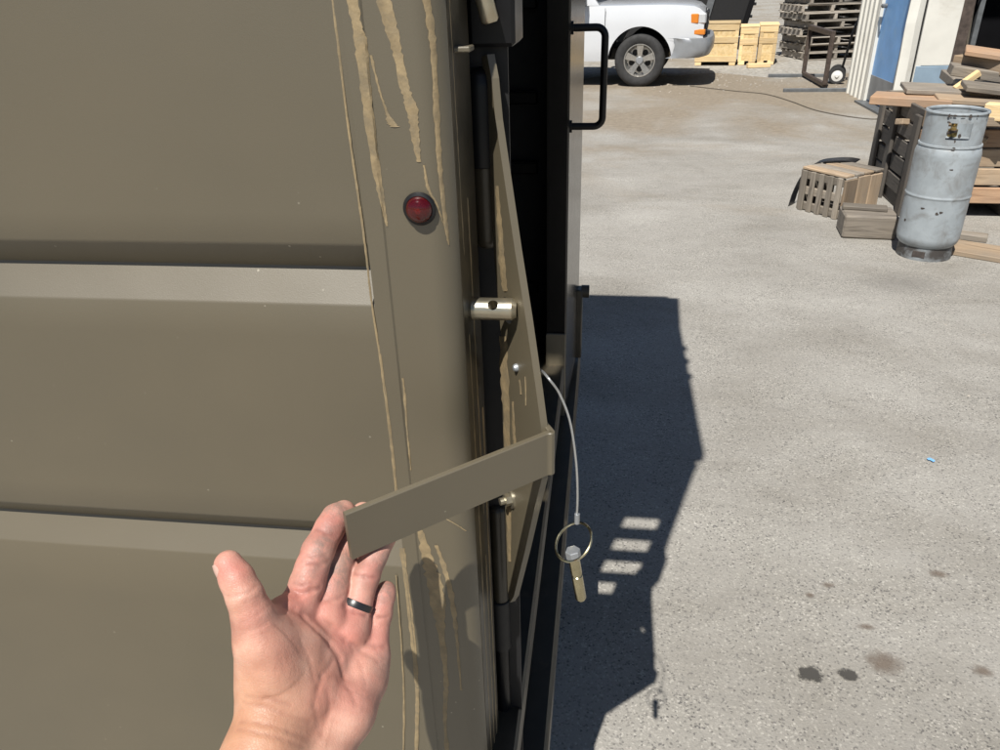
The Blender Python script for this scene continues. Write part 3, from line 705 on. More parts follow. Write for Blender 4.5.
    cr = [([(288, 607), (296, 609), (305, 615), (318, 628), (331, 643), (341, 659), (345, 676)], .0024, .0024),
          ([(302, 612), (318, 616), (332, 626), (346, 640), (362, 650), (378, 660)], .0010, .0020),
          ([(289, 590), (300, 594), (312, 590), (320, 588)], .0014, .0020), ([(296, 559), (308, 563), (322, 564), (329, 561)], .0013, .0019),
          ([(315, 529), (326, 533), (337, 536)], .0010, .0016), ([(322, 600), (332, 600), (342, 597)], .0012, .0018),
          ([(345, 606), (355, 612), (366, 616)], .0012, .0018), ([(354, 574), (365, 577), (378, 577)], .0011, .0017),
          ([(367, 643), (376, 646), (386, 646)], .0011, .0017), ([(372, 616), (380, 618), (389, 616)], .0009, .0015),
          ([(228, 596), (238, 596), (252, 590), (258, 584)], .0005, .0015), ([(232, 625), (244, 622), (258, 614), (270, 604)], .0003, .0018),
          ([(244, 702), (262, 706), (285, 714), (310, 722)], .0004, .0016), ([(240, 722), (262, 724), (290, 732), (318, 742)], .0006, .0018),
          ([(318, 684), (314, 705), (318, 725)], .0004, .0022), ([(328, 690), (330, 712), (322, 735)], .0006, .0024),
          ([(334, 660), (322, 676), (318, 690)], .0007, .0020), ([(293, 583), (302, 586), (312, 583)], .0006, .0013), ([(300, 553), (312, 556), (326, 556)], .0006, .0013), ([(246, 696), (268, 698), (290, 705)], .0005, .0014), ([(238, 730), (260, 733), (285, 740), (305, 748)], .0006, .0016), ([(232, 604), (246, 602), (260, 596)], .0003, .0013), ([(250, 640), (262, 655), (270, 676)], .0003, .0014), ([(262, 632), (276, 650), (284, 672)], .0003, .0014), ([(350, 644), (360, 662), (366, 684)], .0004, .0015), ([(338, 676), (350, 690), (356, 706)], .0005, .0016), ([(300, 640), (310, 660), (314, 680)], .0004, .0015)]
    for c in cr: crease(*c)
    for pts, A, s_ in [([(268, 650), (276, 672)], -.0016, .016), ([(310, 596), (314, 596)], -.0012, .007), ([(340, 622), (356, 634)], -.0012, .007), ([(303, 574), (306, 568)], -.0008, .007)]: crease(pts, A, s_)
    # surface nets
    sg = f < 0
    cnt = np.zeros(n-1, np.int8)
    for dx in (0, 1):
        for dy in (0, 1):
            for dz in (0, 1): cnt += sg[dx:n[0]-1+dx, dy:n[1]-1+dy, dz:n[2]-1+dz]
    act = (cnt > 0) & (cnt < 8); I = np.argwhere(act); idx = np.full(n-1, -1, np.int64); idx[act] = np.arange(len(I))
    acc = np.zeros((len(I), 3)); num = np.zeros(len(I))
    corners = [(a, b, c) for a in (0, 1) for b in (0, 1) for c in (0, 1)]
    for a in corners:
        for ax in range(3):
            if a[ax]: continue
            b = list(a); b[ax] = 1
            fa = f[I[:, 0]+a[0], I[:, 1]+a[1], I[:, 2]+a[2]]; fb = f[I[:, 0]+b[0], I[:, 1]+b[1], I[:, 2]+b[2]]
            m = (fa < 0) != (fb < 0); t = np.where(m, fa/np.where(m, fa-fb, 1), 0)
            q = np.array(a, float)[None, :].repeat(len(I), 0); q[:, ax] += t
            acc[m] += q[m]; num[m] += 1
    V = lo+h*(I+acc/num[:, None])
    F = []
    for ax in range(3):
        u, w_ = (ax+1) % 3, (ax+2) % 3
        sl0 = [slice(None)]*3; sl1 = [slice(None)]*3; sl0[ax] = slice(0, -1); sl1[ax] = slice(1, None)
        e = sg[tuple(sl0)] != sg[tuple(sl1)]; E = np.argwhere(e)
        E = E[(E[:, u] > 0) & (E[:, w_] > 0) & (E[:, u] < n[u]-1) & (E[:, w_] < n[w_]-1)]
        ins = sg[E[:, 0], E[:, 1], E[:, 2]]
        def at(du, dw):
            q = E.copy(); q[:, u] -= du; q[:, w_] -= dw; return idx[q[:, 0], q[:, 1], q[:, 2]]
        Q = np.stack([at(1, 1), at(0, 1), at(0, 0), at(1, 0)], 1)
        Q[~ins] = Q[~ins][:, ::-1]; F.append(Q)
    F = np.concatenate(F)
    me = bpy.data.meshes.new('person')
    org = np.array([PC(290, 740, .54)[0], PC(290, 740, .54)[1], PC(290, 740, .54)[2]])
    # tint masks: red = flushed, green = grime plus painted shade on palm edge, blue = tanned
    T = np.zeros((len(V), 4), np.float32); T[:, 3] = 1
    def paint(ch, px, py, r, a=1.):
        p = surf(px, py)
        if p is None: return
        d2 = ((V-p)**2).sum(1); T[:, ch] = np.maximum(T[:, ch], a*np.exp(-d2/(r*r)))
    for q in [(232, 568, .016, .8), (330, 525, .022, .9), (310, 560, .02, .8), (300, 598, .022, .9), (350, 610, .02, .9), (372, 570, .02, .8), (345, 640, .022, .9), (380, 600, .018, .8), (256, 618, .018, .5), (285, 660, .02, .5), (325, 585, .02, .9), (350, 690, .025, .6), (380, 640, .02, .8), (318, 610, .02, .8), (320, 700, .02, .7)]: paint(0, *q)
    for q in [(336, 508, .012, .8), (322, 545, .013, .8), (312, 566, .010, .6), (332, 530, .010, .6), (384, 590, .010, 1.), (382, 560, .011, .7), (360, 585, .010, .4), (335, 575, .014, .9), (384, 668, .012, .5), (370, 690, .012, .3), (300, 578, .008, .4), (350, 560, .012, .8)]: paint(1, *q)
    for q in [(240, 735, .05, .9), (240, 690, .02, .6), (290, 748, .03, .5), (232, 610, .014, .3)]: paint(2, *q)
    far = np.linalg.norm(V-el, axis=1); T[:, 2] = np.maximum(T[:, 2], np.clip(1.4-far/.14, 0, 1))
    T[:, 3] = 0
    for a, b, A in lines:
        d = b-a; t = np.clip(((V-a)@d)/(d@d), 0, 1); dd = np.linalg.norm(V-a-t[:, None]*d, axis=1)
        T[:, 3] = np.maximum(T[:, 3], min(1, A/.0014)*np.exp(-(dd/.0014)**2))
    V = V-org
    me.from_pydata(V.tolist(), [], F.tolist()); me.update()
    me.polygons.foreach_set('use_smooth', [True]*len(me.polygons))
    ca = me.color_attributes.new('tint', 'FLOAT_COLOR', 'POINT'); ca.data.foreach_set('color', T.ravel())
    me.materials.append(MATS['skin'])
    o = bpy.data.objects.new('person', me); COL.objects.link(o); o.location = org
    sm = o.modifiers.new('smooth', 'SMOOTH'); sm.factor = .5; sm.iterations = 2
    tag(o, 'bare left hand and forearm, palm up, fingertips pushing the flat strap handle', 'person')
    # finger ring
    a, b = PC(353, 617, .5855), PC(360, 594, .591); ax = Vector(b-a).normalized(); c = Vector(a*.45+b*.55)
    u = ax.orthogonal().normalized(); v = ax.cross(u)
    M = Matrix.Translation(c-Vector(org)) @ (Vector(ax+Vector(_R)*.12)).normalized().to_track_quat('Z', 'Y').to_matrix().to_4x4()
    MB().lathe([(.0118, -.0028), (.0132, -.0026), (.0136, 0), (.0132, .0026), (.0118, .0028), (.0114, 0)], 40, M, closed=True).build('finger_ring', 'ring_black', o, smooth=True, angle=60)
    # thumb nail on the outer side of the thumb tip
    t0, t1 = PC(237, 579, .515), PC(228.5, 564.5, .518); dn = Vector(t1-t0).normalized()
    out = (Vector(-_R)*.93+Vector(_U)*.25-Vector(_f)*.12); out = (out-dn*out.dot(dn)).normalized(); sd_ = dn.cross(out)
    cc = Vector(t0)*.25+Vector(t1)*.75
    rows = []
    for i in range(9):
        s = -1+2*i/8; row = []
        for k in range(9):
            q = -1+2*k/8; an = q*.80*(1-.12*max(0, s)**2); rr = .0106-(.0010*max(0, s)**2)-.0006*abs(q)**3
            L = .0075*s*math.sqrt(max(0, 1-.35*q*q)) if s > 0 else .0075*s
            row.append(cc+dn*L+out*(rr*math.cos(an))+sd_*(rr*math.sin(an))-Vector(org))
        rows.append(row)
    MB().grid(rows).build('thumb_nail', 'nail', o, smooth=True, angle=80)
    return o
build_hand()

# ------------------------------------------------------------------ propane cylinder
tg = ground(926, 257); tg = Vector((tg.x+.0, tg.y+.05, 0))
TK = thing('gas_cylinder', 'upright grey painted steel gas cylinder with collar, scuffed, beside the wooden crate', 'gas cylinder', tg, R_(-138))
Rk = .152
prb = [(0, .055), (.09, .056), (.128, .066), (.145, .085), (Rk, .11), (Rk, .118), (Rk, .322), (Rk, .327), (Rk+.002, .331), (Rk+.0035, .335), (Rk+.002, .339), (Rk, .343), (Rk, .348), (Rk, .537), (Rk, .545), (Rk-.006, .572), (Rk-.020, .594), (.110, .608), (.06, .618), (0, .622)]
MB().lathe(prb, 56).build('vessel', 'tank_paint', TK, smooth=True, angle=60)
ft = MB().lathe([(.128, 0), (.134, 0), (.134, .012), (.130, .075), (.124, .075), (.128, .012)], 48, closed=True).build('foot_ring', 'tank_foot', TK, smooth=True)
for a in (.3, 2.4, 4.5):
    Mf = Matrix.Rotation(a, 4, 'Z')
    MB().box((.129, -.03, .018), (.1345, .03, .052), .004, Mf).build('foot_slot', 'tank_rust', ft)
# collar: open shell with a rolled rim and hand holes
colr = MB()
A_n = 72; hz = [.585, .60, .625, .645, .665, .685, .705, .725, .742]
rc_ = .138
def collar_open(a, z): # windows around the valve
    a = math.degrees(a) % 360
    return (15 < a < 62 and .634 < z < .70) or (200 < a < 245 and .65 < z < .715) or (110 < a < 150 and .65 < z < .715)
vs = []; fs = []
for z in hz:
    for k in range(A_n):
        an = 2*math.pi*k/A_n; vs.append((rc_*math.cos(an), rc_*math.sin(an), z))
no = len(vs)
for z in hz:
    for k in range(A_n):
        an = 2*math.pi*k/A_n; vs.append(((rc_-.005)*math.cos(an), (rc_-.005)*math.sin(an), z))
def op(i, k):
    if i < 0 or i >= len(hz)-1: return False
    return collar_open(2*math.pi*((k % A_n)+.5)/A_n, (hz[i]+hz[i+1])/2)
for i in range(len(hz)-1):
    for k in range(A_n):
        k2 = (k+1) % A_n; a, b, c, d = i*A_n+k, i*A_n+k2, (i+1)*A_n+k2, (i+1)*A_n+k
        if op(i, k): continue
        fs.append((a, b, c, d)); fs.append((no+d, no+c, no+b, no+a))
        if op(i, k+1): fs.append((b, no+b, no+c, c))
        if op(i, k-1): fs.append((a, d, no+d, no+a))
        if op(i+1, k): fs.append((d, c, no+c, no+d))
        if op(i-1, k): fs.append((a, no+a, no+b, b))
colr.add(vs, fs)
colr.lathe([(rc_-.008, .738), (rc_-.009, .746), (rc_-.003, .753), (rc_+.004, .751), (rc_+.006, .744), (rc_+.002, .738)], A_n, closed=True)
co_ = colr.build('collar', 'tank_paint', TK, smooth=True, angle=40)
MB().lathe([(rc_+.001, .578), (rc_+.008, .584), (rc_+.007, .592), (rc_-.001, .594)], 56).build('weld_bead', 'tank_paint', co_, smooth=True)
MB().tube([(0, 0, .61), (0, 0, .655)], .022, 16).tube([(0, 0, .65), (0, 0, .70)], .014, 14).tube([(0, 0, .665), (.05, .025, .665)], .011, 12).lathe([(0, .70), (.028, .70), (.030, .706), (.028, .714), (0, .714)], 10).build('valve', 'brass', TK, smooth=True)
MB().tube([(.03, -.05, .60), (.03, -.05, .68)], .010, 12).build('relief_valve', 'rust_steel', TK, smooth=True)
MB().box((.03, .02, .648), (.118, .035, .66), .002).build('valve_bracket', 'rust_steel', TK)
for i in range(16):
    a = random.uniform(-.6, 1.9); z = random.choice([random.uniform(.12, .54), random.uniform(.60, .73), .585, .74]); r = (Rk if z < .56 else rc_+ (.007 if z in (.585, .74) else .0))+.0006
    w_, h_ = random.uniform(.004, .012), random.uniform(.003, .012)
    pts = [(r*math.cos(a), r*math.sin(a), z)]
    ring = []
    for k in range(9):
        q = 2*math.pi*k/9; s_ = random.uniform(.6, 1.2); aa = a+w_*s_*math.cos(q)/r; ring.append((r*math.cos(aa), r*math.sin(aa), z+h_*s_*math.sin(q)))
    MB().add(pts+ring, [(0, 1+k, 1+(k+1) % 9) for k in range(9)]).build('chipped_paint', 'tank_rust', TK)

# ------------------------------------------------------------------ timber
def plank(parent, c, size, m, rot=(0, 0, 0), name='plank', ch=.004):
    l, b, t = size; o = MB().box((-l/2, -b/2, -t/2), (l/2, b/2, t/2), ch).build(name, m, parent)
    o.location = c; o.rotation_euler = rot; return o
# big crate, whose front and left faces show
A0 = ground(902, 217); v2 = Vector((.03, .80, 0)); u2 = Vector((v2.y, -v2.x, 0)).normalized()
ang = math.atan2(u2.y, u2.x)
CR = thing('wooden_crate', 'large weathered grey wooden crate of horizontal boards behind the gas cylinder', 'crate', A0, ang)
Lx, Ly, Hc = 1.25, v2.length, .56
for i, z in enumerate(np.arange(.09, Hc, .112)):       # front boards and left boards
    plank(CR, (Lx/2, .012, z+.05), (Lx, .022, .100+random.uniform(-.006, .006)), 'wood_tan' if i % 3 else 'wood_orange', (random.uniform(-.02, .02), 0, random.uniform(-.006, .006)), 'board')
    plank(CR, (.012, Ly/2+.02, z+.05), (Ly, .020, .096+random.uniform(-.01, .006)), 'wood_dark', (random.uniform(-.05, .05), random.uniform(-.02, .02), R_(90)+random.uniform(-.01, .01)), 'board')
    plank(CR, (Lx/2, Ly+.03, z+.05), (Lx, .02, .1), 'wood_grey', (0, 0, 0), 'board')
    plank(CR, (Lx-.012, Ly/2+.02, z+.05), (Ly, .02, .1), 'wood_grey', (0, 0, R_(90)), 'board')
for (x, y) in ((-.012, .06), (-.012, Ly*.62), (-.012, Ly)):
    plank(CR, (x, y, .30), (.60, .085, .022), 'wood_dark', (0, R_(90), 0), 'upright')
plank(CR, (.07, -.012, .31), (.62, .09, .022), 'wood_grey', (0, R_(90), R_(90)), 'upright')
plank(CR, (.80, -.012, .31), (.62, .09, .022), 'wood_tan', (0, R_(90), R_(90)), 'upright')
for x in (.06, Lx/2, Lx-.06): plank(CR, (x, Ly/2, .045), (Ly, .09, .085), 'wood_dark', (0, 0, R_(90)), 'runner')
plank(CR, (Lx/2, Ly/2, .10), (Lx-.06, Ly-.06, .02), 'wood_dark', name='floor_board')
Mc = Matrix.Translation(A0) @ Matrix.Rotation(ang, 4, 'Z')
def loose(lc, size, m, rot, label, name='board', cat='board', group=None):
    o = MB().box((-size[0]/2, -size[1]/2, -size[2]/2), (size[0]/2, size[1]/2, size[2]/2), .004).build(name, m)
    o.matrix_world = Mc @ Matrix.Translation(lc) @ Matrix.Rotation(rot[2], 4, 'Z') @ Matrix.Rotation(rot[1], 4, 'Y') @ Matrix.Rotation(rot[0], 4, 'X')
    return tag(o, label, cat, group)
McI = Mc.inverted()
def loosepx(px, py, z, size, m, rot, label, name='board', cat='board'): return loose(McI @ ground(px, py, z), size, m, (rot[0], rot[1], rot[2]-ang), label, name, cat)
loosepx(912, 100, .635, (.46, .26, .05), 'wood_orange', (R_(0), R_(1), R_(-24)), 'thick reddish-brown plank laid across the crate rim', 'plank', 'plank')
loosepx(934, 89, .680, (.36, .30, .028), 'wood_grey', (R_(2), R_(2), R_(-10)), 'pale grey square board on top of the reddish-brown plank')
loosepx(980, 100, .645, (.50, .26, .03), 'wood_tan', (R_(2), R_(3), R_(-12)), 'tan board lying flat on the crate near the cylinder collar')
loosepx(967, 81, .73, (.16, .035, .04), 'wood_new', (R_(10), R_(-38), R_(5)), 'short pale stick jutting up from the heap on the crate', 'wood_stick', 'stick')
loosepx(1001, 76, .75, (.60, .15, .06), 'wood_grey', (R_(4), R_(8), R_(-10)), 'long grey timber across the top of the heap', 'timber', 'timber')
loosepx(984, 65, .81, (.36, .10, .09), 'wood_tan', (0, R_(2), R_(-50)), 'square brown timber end near the top of the heap', 'timber', 'timber')
loosepx(1000, 55, .87, (.40, .24, .03), 'wood_orange', (R_(4), R_(8), R_(-20)), 'wide brown board crowning the heap of timber')
loosepx(1001, 112, .64, (.16, .09, .09), 'wood_new', (0, 0, R_(-35)), 'yellow timber end beside the cylinder collar', 'timber', 'timber')
loosepx(1004, 90, .70, (.45, .2, .03), 'wood_grey', (R_(5), R_(6), R_(-10)), 'grey wide board sloping on the cylinder side of the heap')
loosepx(990, 120, .59, (.5, .14, .05), 'wood_tan', (0, 0, R_(-12)), 'tan board under the yellow timber end')
loosepx(1004, 82, .66, (.7, .5, .06), 'wood_grey', (R_(3), R_(2), R_(-8)), 'broad grey sheet of boards buried under the heap')
for i in range(14):
    loose((random.uniform(.1, 1.1), random.uniform(.12, .70), random.uniform(.44, .58)), (random.uniform(.2, .5), random.uniform(.05, .12), random.uniform(.02, .05)), random.choice(['wood_tan', 'wood_grey', 'wood_orange', 'wood_new']), (random.uniform(-.2, .2), random.uniform(-.2, .2), random.uniform(0, 3.1)), 'scrap wood offcut heaped inside the large grey crate', 'wood_offcut', 'offcut', 'offcuts heaped in the crate')
# boards lying by the cylinder on the ground
bg1 = ground(985, 256); o = MB().box((-.24, -.11, 0), (.24, .11, .028), .004).build('board', 'wood_tan'); o.location = (bg1.x, bg1.y+.03, 0); o.rotation_euler = (0, 0, R_(-32)); tag(o, 'wide tan board lying flat on the ground beside the cylinder foot', 'board')
bg2 = ground(966, 241); o = MB().box((-.12, -.04, 0), (.12, .04, .035), .004).build('board', 'wood_grey'); o.location = (bg2.x, bg2.y+.05, 0); o.rotation_euler = (0, 0, R_(-25)); tag(o, 'short grey board end on the ground under the crate front', 'board')
# small slatted crate
cf = ground(836, 220); cl = ground(797, 209); e1 = (cl-cf); L1 = e1.length; a1 = math.atan2(e1.y, e1.x)
SC = thing('slatted_crate', 'small slatted crate of bare grey and tan boards on the paving', 'crate', cf, a1)
hC = .255; L2_ = .34
nsl = 5
for i in range(nsl):
    x = .02+(L1-.04)*i/(nsl-1); plank(SC, (x, .0, hC/2), (hC, .036, .016), 'wood_grey', (0, R_(90), R_(90)), 'slat')
for z in (.03, hC/2, hC-.03): plank(SC, (L1/2, -.02, z), (L1, .022, .05), 'wood_grey', (0, 0, 0), 'rail')
for i in range(3): plank(SC, (-.012, -.06-.115*i, hC/2), (hC+random.uniform(-.02, .01), .108, .018), 'wood_tan', (0, R_(90), 0), 'board')
for i in range(3): plank(SC, (L1+.012, -.06-.115*i, hC/2), (hC, .1, .018), 'wood_grey', (0, R_(90), 0), 'board')
for i in range(4): plank(SC, (L1/2, -.045-.09*i, hC+.009), (L1+.03, .075, .016), 'wood_grey' if i % 2 else 'wood_tan', (0, 0, random.uniform(-.03, .03)), 'lid_slat')
for z in (.03, hC-.03): plank(SC, (L1/2, -L2_, z), (L1, .02, .05), 'wood_grey', (0, 0, 0), 'rail')
plank(SC, (L1/2, -L2_/2, .014), (L1-.02, L2_-.05, .012), 'wood_dark', name='floor_board')
# block with a short board on it
bk_ = ground(866, 240); BK = MB().box((-.145, 0, 0), (.145, .22, .135), .010).build('timber_block', 'wood_block'); BK.location = (bk_.x+.015, bk_.y+.01, 0); BK.rotation_euler = (0, 0, R_(-6)); tag(BK, 'squat weathered timber block between slatted crate and large crate', 'block')
o = MB().box((-.12, -.04, 0), (.12, .04, .022), .004).build('board', 'wood_grey'); o.location = (bk_.x+.01, bk_.y+.16, .1352); o.rotation_euler = (0, 0, R_(-14)); tag(o, 'short grey board resting on the squat timber block', 'board')
# black rubber flap behind the slatted crate
Ms = Matrix.Translation(cf) @ Matrix.Rotation(a1, 4, 'Z')
q = [Ms @ p for p in spline([(L1+.075, .0, .002), (L1+.07, -.02, .10), (L1+.055, -.06, .20), (L1+.02, -.12, .272), (L1-.03, -.21, .288), (L1-.07, -.30, .285), (L1-.09, -.37, .27)], 5)]
rows = [[p, p+Vector((.05, .07, .006))] for p in q]; rows2 = [[p+Vector((.004, 0, -.006)) for p in r] for r in rows]
mb = MB().grid(rows); mb.grid([r[::-1] for r in rows2]); Nn = len(rows)
for i in range(Nn-1):
    for s_ in (0, 1): mb.f.append((2*i+s_, 2*i+2+s_, 2*Nn+2*i+2+(1-s_), 2*Nn+2*i+(1-s_)))
tag(mb.build('rubber_flap', 'plastic_black', smooth=True), 'curved black rubber strip draped over the back of the slatted crate', 'strip')

# ------------------------------------------------------------------ pickup truck
wc = ground(644, 87)
TKs = .92
PU = thing('pickup_truck', 'white pickup truck parked side-on beyond the trailer, amber front lamp', 'truck', (wc.x+.02, wc.y+.85, 0), R_(-7))
PU.scale = (TKs,)*3
WR = .365
def half(x, z):      # body half width at station x, height z
    s = .965-.05*max(0, (x-.45)/.45)**2-.05*max(0, (z-.78)/.35)**2-.06*max(0, (.55-z)/.3)**2
    return s
def topz(x):
    if x > .2: return 1.10-.05*((x-.2)/.7)**2-.09*max(0, (x-.72)/.18)**2
    return 1.10
def botz(x):
    for xw in (0, -3.35):
        d = abs(x-xw)
        if d < .46: return max(.36, WR+math.sqrt(.46**2-d*d)*1.0)
    if x > .46: return .54
    return .36
X = sorted(set([round(v, 4) for v in np.linspace(-4.5, .88, 70)]+[round(xw+.46*math.sin(a), 4) for xw in (0, -3.35) for a in np.linspace(-1.57, 1.57, 25)]))
for sgn, nm in ((-1, 'body_side'), (1, 'body_side')):
    rows = []
    for x in X:
        b, t = botz(x), topz(x); r = []
        for k in range(9):
            z = b+(t-b)*k/8; r.append((x, sgn*half(x, z), z))
        rows.append(r)
    sd_o = MB().grid(rows).build(nm, 'white_car', PU, smooth=True, angle=35)
    for xw in (0, -3.35):     # dark wheel wells
        rows = [[(xw+.45*math.sin(a), sgn*.60, WR+.45*math.cos(a)), (xw+.455*math.sin(a), sgn*.945, WR+.455*math.cos(a))] for a in np.linspace(-1.5, 1.5, 18)]
        MB().grid(rows).build('wheel_well', 'black_dull', sd_o)
    MB().box((-.52, sgn*.97-.006, .40), (-.515, sgn*.97+.006, 1.07)).build('door_gap', 'black_dull', sd_o)
    MB().box((-2.86, min(sgn*.925, sgn*.948), .40), (-.49, max(sgn*.925, sgn*.948), .43), .004).build('sill_trim', 'grey_bumper', sd_o)
rows = [[(x, y*half(x, topz(x)), topz(x)+.035*(1-abs(y)**3)) for y in np.linspace(-1, 1, 13)] for x in np.linspace(-.62, .88, 18)]
MB().grid(rows).build('hood', 'white_car', PU, smooth=True)
nose = [[(.88+.02*math.sin((z-.5)*5)-.05*y*y, y*half(.88, z), z) for y in np.linspace(-1, 1, 9)] for z in np.linspace(.62, topz(.88)+.02, 6)]
MB().grid(nose).build('nose_panel', 'white_car', PU, smooth=True)
gr = MB().box((.895, -.42, .74), (.93, .42, .98), .02).build('grille', 'black_dull', PU)
for z in (.79, .86, .93): MB().box((.93, -.40, z-.012), (.937, .40, z+.012), .003).build('grille_bar', 'alloy', gr)
for sgn in (-1, 1):
    hl = MB().box((.74, min(sgn*.55, sgn*.935), .84), (.905, max(sgn*.55, sgn*.935), .985), .02).build('headlight', 'lamp_clear', PU)
    MB().box((.69, min(sgn*.90, sgn*.948), .85), (.80, max(sgn*.90, sgn*.948), .975), .012).build('turn_signal', 'lamp_amber', hl)
    MB().box((.70, min(sgn*.52, sgn*.942), .70), (.905, max(sgn*.52, sgn*.942), .775), .012).build('parking_lamp', 'lamp_amber', hl)
bp_ = [(.47, -.985), (.64, -.995), (.84, -.97), (.96, -.86), (1.01, -.5), (1.02, 0), (1.01, .5), (.96, .86), (.84, .97), (.64, .995), (.47, .985)]
bs = spline([(a, b, 0) for a, b in bp_], 5)
rows = [[(p.x+o_, p.y*(1+.02*o_), z) for (o_, z) in ((-.10, .665), (.0, .66), (.025, .60), (.02, .50), (-.02, .42), (-.10, .40))] for p in bs]
MB().grid(rows).build('bumper', 'grey_bumper', PU, smooth=True, angle=50)
MB().box((.44, -.90, .42), (.93, .90, .66), .01).build('bumper_core', 'black_dull', PU)
# cab
cab = [[(-.62, .86, 1.10), (-1.15, .72, 1.74), (-2.05, .72, 1.77), (-2.35, .86, 1.12)]]
mb = MB(); L_ = [(x, -y, z) for x, y, z in cab[0]]; Rr = list(cab[0])
mb.add(L_+Rr, [(0, 1, 2, 3), (7, 6, 5, 4), (0, 4, 5, 1), (1, 5, 6, 2), (2, 6, 7, 3)]); cabo = mb.build('cab', 'white_car', PU)
def lerp(a, b, t): return tuple(a[i]+(b[i]-a[i])*t for i in range(3))
for S4 in (L_, Rr):
    sg = -1 if S4 is L_ else 1
    pts = [(-.80, sg*.862, 1.14), (-1.19, sg*.758, 1.66), (-2.0, sg*.758, 1.68), (-2.22, sg*.862, 1.15)]
    MB().prism(pts, (0, sg*.012, 0)).build('window', 'window_glass', cabo)
MB().prism([(-.665, -.76, 1.16), (-.665, .76, 1.16), (-1.11, .64, 1.70), (-1.11, -.64, 1.70)], (.012, 0, .012)).build('windscreen', 'window_glass', cabo)
for sg in (-1, 1):
    mr = MB().box((-.86, sg*1.07-.09, 1.10), (-.78, sg*1.07+.09, 1.30), .02).build('mirror', 'black_paint', PU)
    MB().tube([(-.82, sg*.88, 1.13), (-.82, sg*1.0, 1.17)], .018, 8).build('mirror_arm', 'black_paint', mr)
    MB().box((-1.55, sg*.972-.015, .92), (-1.40, sg*.972+.015, .96), .006).build('door_handle', 'black_paint', PU)
MB().box((-4.5, -.90, .60), (-2.4, .90, .66), .01).box((-4.52, -.93, .55), (-4.46, .93, 1.10), .01).box((-2.42, -.93, .6), (-2.37, .93, 1.12), .01).build('cargo_bed', 'white_car', PU)
MB().box((-4.4, -.5, .34), (.4, .5, .52), .02).build('chassis', 'black_dull', PU)
def wheel(xw, sg):
    Mw = Matrix.Translation((xw, sg*.80, WR)) @ Matrix.Rotation(-sg*math.pi/2, 4, 'X')
    ty = MB().lathe([(.21, -.11), (.30, -.125), (.345, -.115), (WR, -.085), (WR, .085), (.345, .115), (.30, .125), (.225, .112), (.21, .09)], 48, Mw).build('wheel', 'tyre', PU, smooth=True, angle=50)
    MB().lathe([(.222, .11), (.228, .118), (.215, .118), (.205, .10), (.195, .05), (.18, .02), (0, .02)], 40, Mw).build('rim', 'alloy', ty, smooth=True, angle=40)
    for k in range(5):
        Mk = Mw @ Matrix.Rotation(2*math.pi*k/5+.3, 4, 'Z')
        MB().prism([Mk @ Vector(p) for p in ((.04, -.028, .07), (.205, -.05, .085), (.205, .05, .085), (.04, .028, .07))], (Mk.to_3x3() @ Vector((0, 0, .022)))).build('spoke', 'alloy', ty)
        Mq = Mw @ Matrix.Rotation(2*math.pi*(k+.5)/5+.3, 4, 'Z') @ Matrix.Translation((.125, 0, 0))
        MB().lathe([(.040, .018), (.043, .026), (0, .027)], 14, Mq).build('rim_opening', 'black_dull', ty)
    MB().lathe([(.055, .06), (.055, .100), (.045, .112), (0, .114)], 24, Mw).build('hub_cap', 'grey_bumper', ty, smooth=True)
for xw in (0, -3.35):
    for sg in (-1, 1): wheel(xw, sg)

# ------------------------------------------------------------------ crates and plant behind the truck
def osb_crate(pxl, pxr, pyb, hgt, dep, label, strips):
    a, b = ground(pxl, pyb), ground(pxr, pyb); d = b-a; L = d.length
    T = thing('packing_crate', label, 'crate', a, math.atan2(d.y, d.x), 'yellow packing crates behind the truck')
    MB().box((.004, .006, .06), (L-.004, dep-.006, hgt-.004)).build('panel', 'osb', T)
    for z in (.10, hgt*.62, hgt-.05):
        if z != .10 or strips: MB().box((0, -.006, z-.045), (L, .012, z+.045), .003).build('batten', 'wood_new', T)
    for x in (.03, L-.03): MB().box((x-.028, -.002, .05), (x+.028, .016, hgt), .003).build('batten', 'wood_new', T)
    MB().box((-.01, -.01, hgt), (L+.01, dep, hgt+.02), .003).build('lid', 'wood_new', T)
    for x in (.06, L-.06): MB().box((x-.05, 0, 0), (x+.05, dep, .06), .003).build('runner', 'wood_new', T)
    return T
osb_crate(694, 735.5, 65.5, .62, .6, 'longest yellow board packing crate, next to the truck bumper', True)
osb_crate(737, 755, 65, .56, .6, 'narrow yellow packing crate in the middle of the three', False)
osb_crate(756, 774, 64.5, .58, .6, 'narrow yellow packing crate at the pallet end of the row', False)
q = ground(762, 65.5); o = MB().box((-.18, -.05, 0), (.18, .05, .06), .004).build('timber', 'wood_new'); o.location = (q.x-.1, q.y-.25, 0); o.rotation_euler = (0, 0, .15); tag(o, 'short yellow timber on the gravel in front of the packing crates', 'timber')
# black tipping skip with slanted end
q = ground(720, 52)
SKP = thing('black_skip', 'black steel skip with slanted end wall behind the packing crates', 'skip', (q.x-.1, q.y+.4, 0), R_(-4))
pf_ = [(-2.4, 0, .25), (.55, 0, .25), (.95, 0, 2.1), (-2.4, 0, 2.1)]
MB().prism(pf_, (0, 1.9, 0)).build('hull', 'black_dull', SKP)
MB().prism([(-.30, -.03, .25), (-.18, -.03, .25), (.22, -.03, 2.1), (.08, -.03, 2.1)], (0, .026, 0)).build('rib', 'steel_grey', SKP)
MB().prism([(.46, -.05, .25), (.56, -.05, .25), (.965, -.05, 2.1), (.86, -.05, 2.1)], (0, .05, 0)).build('end_rib', 'black_paint', SKP)
for i in range(9):
    t = i/8; MB().box((.57+.385*t, -.04, .35+1.7*t), (.63+.385*t, .03, .40+1.7*t), .004).build('lug', 'black_dull', SKP)
